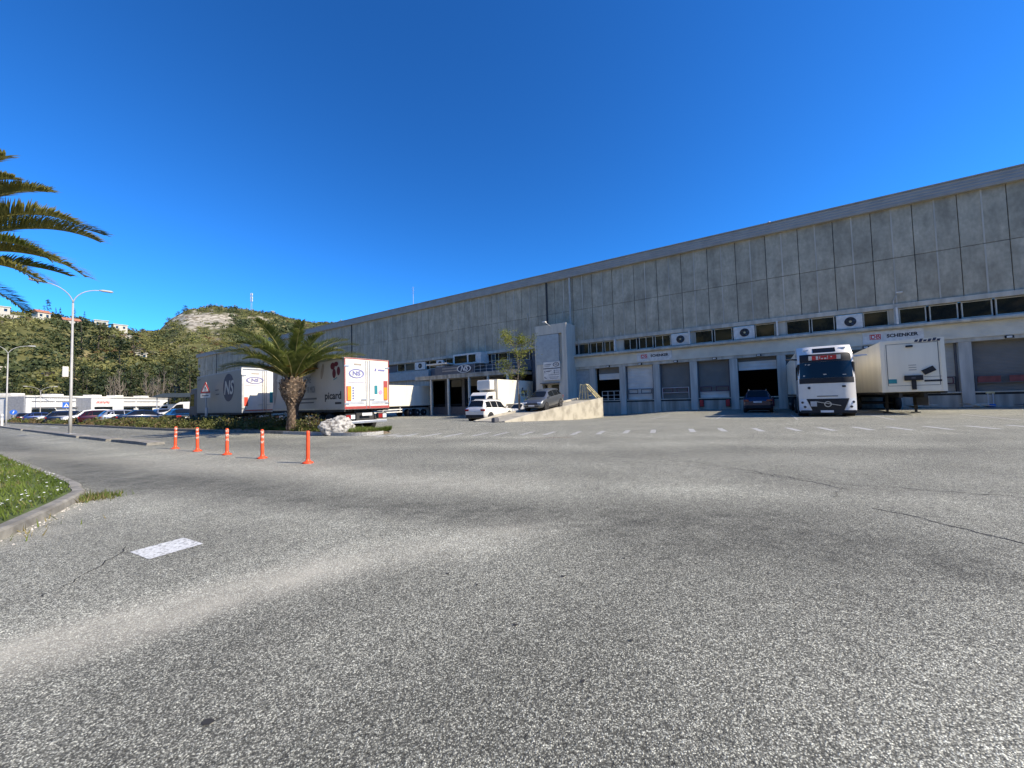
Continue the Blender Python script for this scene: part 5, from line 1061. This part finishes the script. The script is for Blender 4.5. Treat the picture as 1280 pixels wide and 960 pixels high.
def f(mb):
    mb.cur = 0; quad(mb, (0, fy(3.28, 0)+.04, 3.29), xd, (0, .14, 1), -.72, .68, -.12, .12); mb.cur = 1; quad(mb, (0, fy(3.28, 0)+.045, 3.29), xd, (0, .14, 1), -.57, .50, -.115, .115)
    mb.cur = 0
    for x_, z_, a, b__ in ((-.34, 0, .05, .10), (-.22, .01, .02, .07), (-.12, -.05, .04, .03), (.02, -.05, .05, .04), (.12, 0, .012, .1), (.28, .02, .03, .03), (-.05, .05, .08, .012)): quad(mb, (-x_, fy(3.28, 0)+.05, 3.29+z_), xd, (0, .14, 1), -a, a, -b__, b__)
marks(t, 'visor_sign', ['signwhite', 'red'], f)
def f(mb):
    y_ = fy(.68, 0)+.03; mb.cur = 0; ellipse(mb, (0, y_, .70), xd, (0, 0, 1), .16, .16, 24, .72)
    mb.add([(-1.0*.55, y_-.003, .60), (-.55, y_-.003, .635), (.55, y_-.003, .87), (.55, y_-.003, .835)], [(0, 1, 2, 3)])
    mb.cur = 1; quad(mb, (.62, y_, .72), xd, (0, 0, 1), -.14, .14, -.14, .14); mb.cur = 2; quad(mb, (.0, fy(1.15, 0)+.016, 1.14), xd, (0, 0, 1), -.45, .45, -.02, .02)
    mb.cur = 2; ellipse(mb, (.78, fy(1.6, .78)+.03, 1.62), xd, (0, 0, 1), .07, .07, 14); quad(mb, (-.72, fy(1.6, .72)+.03, 1.66), xd, (0, 0, 1), -.08, .08, -.05, .05)
    mb.cur = 3; quad(mb, (.05, fy(.4, 0)+.06, .30), xd, (0, 0, 1), -.28, .28, -.06, .06)
marks(t, 'front_badges', ['alu', 'galv', 'ink', 'plate'], f)
mb = MB(); [quad(mb, (x_, fy(z_, x_)+.02, z_), xd, (0, .14, 1), -a, a, -b__, b__) for x_, z_, a, b__ in ((.72, 2.92, .05, .035), (.86, 2.94, .03, .03), (.05, 2.34, .07, .035), (.95, 2.30, .06, .03), (-.75, 2.3, .10, .02))]; mb.build('windscreen_stickers', 'galv', t)
mb = MB(); mb.box(-1.2, 1.2, -14.2, -2.75, 1.25, 3.85, .03); mb.build('trailer_body', 'whitebox', t)
mb = MB(); mb.box(-.5, .5, -13.5, -1.0, .8, 1.24); mb.box(-1.1, 1.1, -4.4, -2.5, .5, 1.0); mb.build('chassis', 'chassis', t)
for a in (-10.2, -11.5, -12.8):
    for sx in (-1, 1): wheel(t, sx*1.03, a, .5, .34, True)

# ================================================================== STREET FURNITURE
# orange flexible bollards on the median line
for i, (x, y) in enumerate([(-4.9, 9.21), (-6.69, 10.3), (-8.38, 11.31), (-10.2, 12.48), (-11.76, 13.44)]):
    lab = ['orange post nearest the camera, without white bands', 'orange post second from the camera with worn bands', 'middle orange post of the row of five', 'orange post second from the kerb end', 'orange post at the end of the median kerb'][i]
    t = thing('flexible_bollard', lab, 'bollard', (x, y, 0), random.uniform(0, 3), 'orange posts along the road middle'); t.rotation_euler = (random.uniform(-.03, .03), random.uniform(-.045, .03), random.uniform(0, 3))
    mb = MB(); mb.smooth = True; mb.lathe([(.12, 0), (.125, .02), (.10, .035), (.055, .06), (.043, .12), (.04, .73), (.032, .765), (.01, .77)], 20); mb.build('post', 'bollard', t)
    if i:
        mb = MB(); mb.smooth = True
        for z_ in (.40, .53, .66): mb.lathe([(.0415, z_), (.044, z_+.004), (.044, z_+.068), (.0415, z_+.072)], 20)
        mb.build('reflective_band', 'bollard_w', t)
def lamp_post(x, y, h, arm, label, plate=False, name='street_lamp', dirv=RQ):
    t = thing(name, label, 'street lamp', (x, y, .10)); d_ = dirv
    mb = MB(); mb.smooth = True; mb.tube([(0, 0, 0), (0, 0, 1.2), (0, 0, h-1.0)], [.085, .07, .042], 12); mb.build('pole', 'lamp', t); mb = MB(); mb.box(-.17, .17, -.17, .17, 0, .04, .01); mb.build('base_plate', 'galv', t)
    for sg in (-1, 1):
        mb = MB(); mb.smooth = True; pts = []
        for k_ in range(9): a = k_/8; pts.append(d_*sg*arm*a**1.7+Vector((0, 0, h-1.0+(math.sin(a*1.45)/math.sin(1.45))*1.0)))
        mb.tube(pts, .026, 8); ar = mb.build('arm', 'lamp', t); e_ = pts[-1]
        q = MB(); q.smooth = True; q.tube([e_-d_*sg*.05, e_+d_*sg*.12+Vector((0, 0, .02)), e_+d_*sg*.5+Vector((0, 0, .03)), e_+d_*sg*.58+Vector((0, 0, .03))], [.03, .07, .075, .03], 8); q.build('lamp_head', 'lamp', ar)
    if plate:
        mb = MB(); mb.mx = Matrix.Rotation(math.atan2(dirv.y, dirv.x), 4, 'Z'); mb.box(-.36, -.12, -.06, .06, 3.35, 3.95, .02); mb.mx = None; mb.build('notice_board', 'signwhite', t)
    return t
lamp_post(-25.94, 22.6, 8.75, 1.1, 'tall grey double armed lamp post with white notice board', True); lamp_post(-53.9, 41.0, 8.7, 1.3, 'grey double armed lamp post farther away at the left edge')
lamp_post(-92, 75, 6.5, 1.6, 'distant lamp arm showing above the white shop roof')
t = thing('marker_post', 'short white post at the foot of the far lamp', 'post', (-56.2, 42.4, 0)); mb = MB(); mb.lathe([(.11, 0), (.11, 1.35), (.08, 1.42), (.0, 1.43)], 12); mb.build('post', 'signwhite', t); mb = MB(); mb.lathe([(.113, 1.0), (.113, 1.2)], 12); mb.build('band', 'galv', t)
# warning triangle in front of the grey lorry
wx_, wy_ = -21.25, 26.7; t = thing('warning_sign', 'triangular warning sign with plate on a white pole', 'road sign', (wx_, wy_, .1), math.atan2(-.55, .83)+.35)
mb = MB(); mb.tube([(0, 0, 0), (0, 0, 3.1)], .035, 8); mb.build('pole', 'lamp', t)
mb = MB(); mb.prism([(-.42, 2.38), (.42, 2.38), (0, 3.12)], 'y', -.06, -.04); mb.cur = 1; mb.prism([(-.29, 2.46), (.29, 2.46), (0, 2.96)], 'y', -.068, -.061); mb.cur = 2; quad(mb, (0, -.072, 2.63), (1, 0, 0), (0, 0, 1), -.035, .035, -.02, .16); quad(mb, (0, -.072, 2.55), (1, 0, 0), (0, 0, 1), -.035, .035, -.03, .02); mb.build('triangle', ['red', 'signwhite', 'ink'], t)
mb = MB(); mb.box(-.42, .42, -.06, -.04, 2.04, 2.32); mb.cur = 1; quad(mb, (0, -.063, 2.18), (1, 0, 0), (0, 0, 1), -.3, .3, -.03, .03); mb.build('plate', ['signwhite', 'greyprint_shade'], t)
mb = MB(); mb.box(-.03, .14, -.06, .03, .75, 1.35, .02); mb.build('post_box', 'galv', t)
t = thing('crossing_sign', 'square blue pedestrian crossing sign beside the lamp pole', 'road sign', (-67.8, 58.5, .1), .9); mb = MB(); mb.tube([(0, 0, 0), (0, 0, 2.9)], .04, 8); mb.build('pole', 'lamp', t)
mb = MB(); mb.box(-.4, .4, -.06, -.04, 2.0, 2.85); mb.cur = 1; mb.prism([(-.28, 2.15), (.28, 2.15), (0, 2.7)], 'y', -.068, -.061); mb.cur = 2; quad(mb, (0, -.072, 2.35), (1, 0, 0), (0, 0, 1), -.04, .04, -.12, .12); mb.build('panel', ['bluesign', 'signwhite', 'ink'], t)
t = thing('round_blue_sign', 'round blue traffic sign in the hedge at far left', 'road sign', (-86.2, 66.5, .1), .9); mb = MB(); mb.tube([(0, 0, 0), (0, 0, 1.9)], .04, 8); mb.build('pole', 'lamp', t); mb = MB(); mb.lathe([(.42, -.07), (.42, -.05)], 26, 'y', (0, 0, 1.6)); mb.cur = 1; text_mb(mb, '↙' if False else '/', .55, (0, -.075, 1.6), (1, 0, 0), (0, 0, 1), bold=.03); mb.build('disc', ['bluesign', 'signwhite'], t)

# ================================================================== SHOP BEHIND THE PARKING LOT
SA, SB = Vector((-94, 77, 0)), Vector((-99.5, 119, 0)); sd = (SB-SA).normalized(); SL = (SB-SA).length
t = thing('white_shop', 'long low white shop with ribbed facade and red lettering', 'shop', SA, math.atan2(sd.y, sd.x)); SH = t      # local x along the front, -y faces the yard
mb = MB(); mb.box(-3, 33, 0, 7, 0, 4.6); mb.build('wall', 'shopwhite', t); mb = MB(); mb.box(-3.2, 33.2, -.25, 7.2, 4.603, 4.95); mb.build('parapet', 'signwhite', t)
mb = MB()
for x0, x1 in ((-2, 2.2), (2.5, 6.5), (16, 22), (22.4, 30)): mb.box(x0, x1, -.5, -.02, 2.45, 2.6); mb.box(x0, x1, -.1, -.01, 3.7, 3.8)
mb.build('awning', 'greyprint_shade', t)
for x0 in (-2, 17, 23): mb = MB(); mb.box(x0, x0+4.5, -.06, .02, .4, 2.2); mb.build('shop_window', 'glass', t)
mb = MB(); mb.box(-3.35, -3.002, 0, 3, 0, 4.7); mb.build('end_panel', 'shopshade', t)
mb = MB(); [mb.box(x0, x0+2.4, 3, 5, 4.96, 5.45, .05) for x0 in (-2.5, 5, 14, 20, 28)]; mb.build('roof_unit', 'signwhite', t)
mb = MB(); mb.box(6.8, 15, -2.8, -.01, 0, 4.35); mb.build('porch', 'shopwhite', t)
mb = MB(); mb.box(6.65, 6.799, -2.85, -.01, 0, 4.5); mb.build('porch_side', 'shopshade', t)  # white porch's shaded side, its shade painted in as grey
mb = MB(); mb.box(7.6, 12, -2.86, -2.78, .3, 2.5); mb.build('porch_window', 'glass', t)
mb = MB()
for k_ in range(9): quad(mb, (8.2+k_*.36, -2.83, 3.5+.05*math.sin(k_*2.2)), (1, 0, 0), (.25, 0, 1), -.11, .11, -.24, .22)
mb.build('lettering', 'redtext', t)
t = thing('shade_canopy', 'dark flat canopy over the vans beside the lorry', 'canopy', (-50.5, 61.5, 0), .4); mb = MB(); mb.prism([(-5.0, 3.3), (5.0, 3.3), (3.4, 3.9), (-3.4, 3.9)], 'y', -2.4, 2.4); mb.build('roof', 'canopydark', t); mb = MB()
for x in (-4.2, 4.2):
    for y in (-2, 2): mb.bar((x, y, 0), (x, y, 3.32), .1)
mb.build('post', 'galv', t)

# ================================================================== PALMS
def palm(x, y, z, trunk_h, r, crown_r, label, nf, seed, fronds=None, low=.12, droop=1.0, dens=4, lw=1.0, skip=0):
    rr = random.Random(seed); t = thing('palm_tree', label, 'palm', (x, y, z))
    mb = MB(); mb.smooth = True; H = trunk_h
    prof = [(0, 1.05), (.08, .88), (.3, .78), (.45, .85), (.55, 1.15), (.66, 1.65), (.78, 1.85), (.9, 1.75), (1.0, 1.0)]
    mb.lathe([(r*q*(1+rr.uniform(-.04, .04)), H*h) for h, q in prof], 18); mb.build('trunk', 'palmtrunk', t)
    mb = MB(); kk = 0      # diamond shaped leaf bases
    def pr(h):
        for (h0, q0), (h1, q1) in zip(prof[:-1], prof[1:]):
            if h <= h1: return q0+(q1-q0)*(h-h0)/(h1-h0)
        return prof[-1][1]
    n = 9; hh = .03
    while hh < .97:
        big = hh > .5; m = 11 if big else 9
        for j in range(m):
            a = 2*math.pi*(j+.5*(kk % 2))/m+rr.uniform(-.08, .08); q = r*pr(hh); c, s_ = math.cos(a), math.sin(a); out = (.10 if big else .03)*rr.uniform(.6, 1.3); wd_ = q*math.pi/m*.85; L = H*.055*(1.2 if big else 1)
            b0 = Vector((c*q*.97, s_*q*.97, H*hh)); tn = Vector((-s_, c, 0)); ou = Vector((c, s_, 0)); up = Vector((0, 0, 1))
            mb.add([b0-tn*wd_, b0+tn*wd_, b0+ou*out+up*L+tn*wd_*.55, b0+ou*out+up*L-tn*wd_*.55, b0-up*L*.8, b0+ou*(out*.4)+up*L*1.25], [(4, 1, 2, 3, 0), (3, 2, 5)])
        hh += .052 if big else .05; kk += 1
    mb.build('leaf_base', 'palmboot', t)
    V, Fc, MI = [], [], []; rb = MB()
    def leaflet(p, d, up, L, wd_, m):
        n_ = d.cross(up).normalized()*wd_; b = len(V); mid = p+d*L*.5+Vector((0, 0, -.02*L)); tip = p+d*L+Vector((0, 0, -.16*L))
        V.extend([p-n_*.5, p+n_*.5, mid+n_, mid-n_, tip]); Fc.extend([(b, b+1, b+2, b+3), (b+3, b+2, b+4)]); MI.extend([m, m])
    fl = fronds or []
    while len(fl) < nf: i = len(fl); a_ = i*2.39996; fl.append((i*2.39996+rr.uniform(-.2, .2), 1.45-(1.45-low)*(i/nf)**1.1+rr.uniform(-.08, .08), crown_r*rr.uniform(.85, 1.08), None))
    for fi, (a, el, L, m) in enumerate(fl):
        if skip and fi >= skip and math.cos(a) > -.1 and el < .75: continue
        c, s_ = math.cos(a), math.sin(a); p = Vector((c*r*.4, s_*r*.4, H*.97)); e = el; pts = [p.copy()]; dirs = []; ns = 26; seg = L*1.12/ns; mm = m if m is not None else (1 if rr.random() < .13 else 0); drp = rr.uniform(.9, 1.25)*droop
        for k_ in range(ns):
            e -= (.018+.085*(k_/ns)**1.5)*drp*(1.15 if el > .2 else .75); d = Vector((c*math.cos(e), s_*math.cos(e), math.sin(e))); p = p+d*seg; pts.append(p.copy()); dirs.append(d)
        rb.tube(pts, [.035*(1-k_/ns)*(r/.32)+.006 for k_ in range(ns+1)], 5, False)
        side = Vector((-s_, c, 0))
        for k_ in range(3, ns):
            fr = k_/ns; d = dirs[k_]; up = side.cross(d).normalized(); up = up if up.z > 0 else -up
            ll_ = L*(.19 if dens < 6 else .165)*(math.sin(math.pi*min(1, fr*.82+.12))**.7)+.04
            for sub in range(dens):
                q = pts[k_]+d*seg*sub/dens
                for sg in (-1, 1):
                    jit = rr.uniform(-.1, .1); ld = (side*sg*(.75+jit)+d*(.62+.5*fr)+up*(.62+rr.uniform(-.2, .2))).normalized(); leaflet(q, ld, up, ll_*rr.uniform(.8, 1.1), .022*lw, mm if fr < .8 or mm else (1 if rr.random() < .25 else 0))
    me = bpy.data.meshes.new('crown'); me.from_pydata([tuple(v) for v in V], [], Fc); [me.materials.append(M[q]) for q in ('palm_g', 'palm_y', 'palm_b')]; me.polygons.foreach_set('material_index', MI); me.update()
    linkmesh(me, 'crown', t); rb.build('leaf_rib', 'rachis', t)
    return t
fr2 = []
palm(-11.35, 19.9, .1, 2.75, .31, 3.3, 'short stout palm with diamond patterned trunk on the planted bed', 52, 5, [(i*2.4+.3, .75+.035*i, 1.15, 2) for i in range(16)], .46, .60, 5, .8)
# tall palm outside the left edge, only its right hand fronds are in view
near = [(-.3+i*.13, q, L, m) for i, (q, L, m) in enumerate([(1.05, 3.0, 1)])]
palm(-13.6, 8.3, .1, 4.75, .30, 3.1, 'tall palm at the left edge leaning its fronds into view', 46, 11, [(0, 1.05, 3.0, 1), (.1, .9, 3.2, 1), (.12, .7, 3.5, 1), (.2, .58, 3.6, 1), (.15, .33, 3.4, 1), (.02, .42, 3.2, 0), (.3, .2, 2.7, 0), (.0, .10, 3.1, 1)], -.1, .62, 9, .62, 8)

# young tree by the ramp
def young_tree(x, y, z, label):
    rr = random.Random(3); t = thing('young_tree', label, 'tree', (x, y, z)); mb = MB(); mb.smooth = True; H = 7.6; tips = []
    trunk = [Vector((0, 0, 0)), Vector((.03, .02, 1.6)), Vector((-.03, 0, 3.2)), Vector((.05, .03, 4.6)), Vector((0, 0, 6.0)), Vector((-.1, 0, 7.2))]; mb.tube(trunk, [.07, .06, .05, .04, .025, .012], 8)
    for i in range(24):
        f = rr.uniform(.40, .97); k_ = f*5; q = trunk[int(k_)].lerp(trunk[min(5, int(k_)+1)], k_-int(k_)); a = rr.uniform(0, 6.28); L = rr.uniform(1.0, 2.7)*(1.15-abs(f-.6)*.9)
        d = Vector((math.cos(a), math.sin(a), rr.uniform(.35, .95))).normalized(); m1 = q+d*L*.5; e = q+d*L+Vector((0, 0, .15*L)); mb.tube([q, m1, e], [.022, .014, .006], 5)
        for w_ in range(3): d2 = (d+Vector((rr.gauss(0, .5), rr.gauss(0, .5), rr.gauss(.1, .3)))).normalized(); e2 = m1+d2*L*.45; mb.tube([m1, e2], [.010, .004], 4); tips += [e2, m1.lerp(e2, .5)]
        tips += [e, m1.lerp(e, .5)]
    mb.build('trunk', 'bark', t); cc = []
    for p in tips+[Vector((.55, .3, 2.2)), Vector((.6, .2, 2.6)), Vector((.45, .3, 2.4)), Vector((-.9, .2, 6.9))]:
        for _ in range(rr.randint(4, 20)): cc.append((p.x+rr.gauss(0, .20), p.y+rr.gauss(0, .20), p.z+rr.gauss(0, .17)))
    linkmesh(leafmesh('crown', cc, np.random.default_rng(2).uniform(.05, .10, len(cc)), ['young']), 'crown', t)
    mb = MB(); mb.tube([(.12, 0, 0), (.12, 0, 2.3)], .045, 7); mb.build('stake', 'ink', t)
young_tree(.55, 35.0, gz(.55, 35.0), 'slender young tree with sparse yellow green leaves beside the entrance tower')
t2 = thing('planter_shrub', 'thin dark shrub between the young tree and the tower', 'shrub', (1.6, 37.2, gz(1.6, 37.2))); linkmesh(leafmesh('foliage', rng.normal(size=(500, 3))*np.array([.25, .25, .55])+np.array([0, 0, 1.2]), .06, ['hedge1']), 'foliage', t2)
mb = MB(); mb.tube([(0, 0, 0), (.05, 0, 1.6)], [.03, .01], 6); mb.build('stem', 'bark', t2)

# ================================================================== BED PLANTING, ROCK, HEDGE, GRASS
def along_bed(s_):  # s_ metres from the bed tip back along the kerb
    P = [Vector((*p, 0)) for p in bedk[:-6]][::-1]; d = 0
    for a, b_ in zip(P[:-1], P[1:]):
        l = (b_-a).length
        if d+l >= s_: return a.lerp(b_, (s_-d)/l)
        d += l
    return P[-1]
cen, siz, mi = [], [], []
s_ = 8.5
while s_ < 95:
    p = along_bed(s_); far = s_ > 40
    for row in (.75, 1.45, 2.15):
        c = p+RQ*(row+random.uniform(-.2, .2)); hgt = random.uniform(.5, .85)*(1 if s_ < 22 else .75)*(1.15 if row > 1 else .8); n = 130 if s_ < 25 else (70 if not far else 30)
        u = rng.normal(size=(n, 3)); u /= np.linalg.norm(u, axis=1)[:, None]; u *= rng.uniform(.5, 1.05, (n, 1)); u[:, 2] = np.abs(u[:, 2])
        cen.append(u*np.array([.55, .55, hgt])+np.array([c.x, c.y, .12])); siz.append(rng.uniform(.05, .09, n)*(1 if s_ < 25 else (1.5 if not far else 2.4))); mi.append(np.full(n, 1 if random.random() < .25 else 0))
    s_ += .55 if s_ < 40 else 1.0
t = thing('low_hedge', 'long low olive hedge in the bed along the road', 'hedge', (0, 0, 0)); linkmesh(leafmesh('foliage', np.concatenate(cen), np.concatenate(siz), ['hedge1', 'hedge2'], np.concatenate(mi)), 'foliage', t)
def shrub(x, y, rad, h, label, n=520, mats=('hedge1', 'hedge2'), dry=.3):
    t = thing('shrub', label, 'shrub', (x, y, .12)); u = rng.normal(size=(n, 3)); u /= np.linalg.norm(u, axis=1)[:, None]; u *= rng.uniform(.4, 1.1, (n, 1)); u[:, 2] = np.abs(u[:, 2]); m = (rng.uniform(size=n) < dry).astype(int)
    linkmesh(leafmesh('foliage', u*np.array([rad, rad, h]), rng.uniform(.035, .07, n), list(mats), m), 'foliage', t); mb = MB()
    for k_ in range(6): a = k_*1.05; mb.tube([(0, 0, -.05), (math.cos(a)*rad*.4, math.sin(a)*rad*.4, h*.8)], [.015, .006], 4)
    mb.build('stem', 'bark', t)
shrub(-12.55, 20.9, .55, .55, 'small round shrub left of the palm trunk'); shrub(-9.9, 19.2, .65, .85, 'reddish green shrub right of the palm trunk', 700, dry=.45); shrub(-10.6, 19.5, .55, .6, 'low shrub at the foot of the palm trunk', dry=.2); shrub(-9.2, 18.9, .45, .55, 'dry shrub close behind the white boulder', dry=.6)
# boulder
b = bmesh.new(); bmesh.ops.create_icosphere(b, subdivisions=5, radius=1)
from mathutils import noise as mn
for v in b.verts:
    q = v.co.copy(); d_ = 1+.28*mn.noise(q*1.4+Vector((3, 1, 0)))+.16*mn.noise(q*3.7)+.09*mn.noise(q*8)-.10*abs(mn.noise(q*6+Vector((9, 0, 0)))); v.co = Vector((q.x*.78, q.y*.6, max(-.15, q.z*.62)))*d_
me = bpy.data.meshes.new('boulder'); b.to_mesh(me); b.free(); me.materials.append(M['rock']); me.polygons.foreach_set('use_smooth', [True]*len(me.polygons))
o = linkmesh(me, 'boulder', None, (-8.15, 17.95, .18), .4); tag(o, 'white pitted boulder at the end of the planted bed', 'boulder')
def blades(name, pts, h, wd_, mats, mi, z0=None):
    pts = np.asarray(pts, float); n = len(pts); a = rng.uniform(0, 6.28, n); hh = rng.uniform(.5, 1.2, n)*h; l = rng.normal(size=(n, 2))*.4*hh[:, None]
    dx, dy = np.cos(a)*wd_, np.sin(a)*wd_; v = np.zeros((n, 3, 3)); v[:, 0] = pts+np.stack([dx, dy, 0*dx], 1); v[:, 1] = pts-np.stack([dx, dy, 0*dx], 1); v[:, 2] = pts+np.concatenate([l, hh[:, None]], 1)
    me = bpy.data.meshes.new(name); me.vertices.add(3*n); me.vertices.foreach_set('co', v.ravel()); me.loops.add(3*n); me.loops.foreach_set('vertex_index', np.arange(3*n)); me.polygons.add(n); me.polygons.foreach_set('loop_start', np.arange(n)*3); me.polygons.foreach_set('loop_total', np.full(n, 3))
    for m in mats: me.materials.append(M[m])
    me.polygons.foreach_set('material_index', np.asarray(mi, np.int32)); me.update(calc_edges=True); return linkmesh(me, name)
# grass on the bed tip
pts = []
while len(pts) < 9000:
    s_ = random.uniform(.3, 10); p = along_bed(s_)+RQ*random.uniform(.2, min(1.7, .35+s_*.4)); pts.append((p.x, p.y, .13))
tag(blades('bed_grass', pts, .2, .012, ['grass', 'grass2'], (rng.uniform(size=9000) < .08).astype(int)), 'bright green grass at the end of the planted bed', kind='stuff')
# lawn on the near verge with daisies
def in_verge(x, y):   # signed: inside the kerb line
    best = 1e9; sd_ = 1
    for (x0, y0), (x1, y1) in zip(VK[:-1], VK[1:]):
        dx, dy = x1-x0, y1-y0; t_ = max(0, min(1, ((x-x0)*dx+(y-y0)*dy)/(dx*dx+dy*dy))); d_ = math.hypot(x-x0-t_*dx, y-y0-t_*dy)
        if d_ < best: best = d_; sd_ = dx*(y-y0)-dy*(x-x0)
    return best if sd_ > 0 else -best
VK = vk[:-1:2]+[vk[-1]]
pts, dz = [], []
NP = 0
while len(pts) < 52000:
    y = 3.2+13*random.random()**1.4; x = random.uniform(-20, -5.6); u = in_verge(x, y)
    if u < .17: continue
    pts.append((x, y, .11+.09*min(1, u/2)))
pn = np.array(pts); dry = (np.sin(pn[:, 0]*1.7+np.sin(pn[:, 1]*1.1))*np.cos(pn[:, 1]*1.9-pn[:, 0]*.4)+rng.normal(0, .35, len(pn)) > 1.05).astype(int)
tag(blades('verge_grass', pts, .085, .007, ['grass', 'grass2'], dry), 'short green lawn on the verge inside the curved kerb', kind='stuff')
sel = pn[rng.choice(len(pn), 4500, False)]; sel = sel[(np.sin(sel[:, 0]*1.3)*np.cos(sel[:, 1]*1.6)+rng.normal(0, .4, len(sel))) > .1]
mb = MB()
for x, y, z in sel:
    r_ = random.uniform(.008, .018); h_ = z+random.uniform(.05, .10); mb.add([(x+r_*math.cos(k_*1.257), y+r_*math.sin(k_*1.257), h_+random.uniform(-.006, .006)) for k_ in range(5)], [(0, 1, 2, 3, 4)])
tag(mb.build('lawn_daisies', 'daisy'), 'white daisies scattered over the lawn', kind='stuff')
pts = [(-6.75+random.gauss(0, .16)+.15, 5.98+random.gauss(0, .13)+.1, .0) for _ in range(500)]+[(-5.75+random.gauss(0, .25), 4.35+random.gauss(0, .3), 0) for _ in range(60)]
pts = [(x, y, z) for x, y, z in pts if in_verge(x, y) < -.005]
tag(blades('gutter_weeds', pts, .10, .008, ['grass', 'grass2'], (rng.uniform(size=len(pts)) < .45).astype(int)), 'tuft of weeds growing at the tip of the kerb', kind='stuff')
mb = MB()
for _ in range(170):
    i = random.randint(6, 38); x, y = vk[i]; d_ = abs(random.gauss(0, .16)); x += .55*d_+random.gauss(0, .07)+.03; y -= .75*d_+random.gauss(0, .07); 
    if in_verge(x, y) > -.01: continue
    r_ = random.uniform(.004, .014)*(2.2 if random.random() < .04 else 1); mb.mx = Matrix.Translation((x, y, r_*.5)) @ Matrix.Rotation(random.uniform(0, 3), 4, 'Z'); mb.add([(-r_, -r_*.6, -r_*.6), (r_, -r_*.8, -r_*.6), (r_*.8, r_*.7, -r_*.6), (-r_*.7, r_*.8, -r_*.6), (-r_*.4, -r_*.3, r_*.6), (r_*.5, -r_*.3, r_*.5), (r_*.3, r_*.4, r_*.6), (-r_*.4, r_*.3, r_*.5)], [(4, 5, 6, 7), (0, 1, 5, 4), (1, 2, 6, 5), (2, 3, 7, 6), (3, 0, 4, 7)])
mb.mx = None; tag(mb.build('gutter_gravel', 'stonechip'), 'pale gravel and crumbs gathered along the verge kerb', kind='stuff')
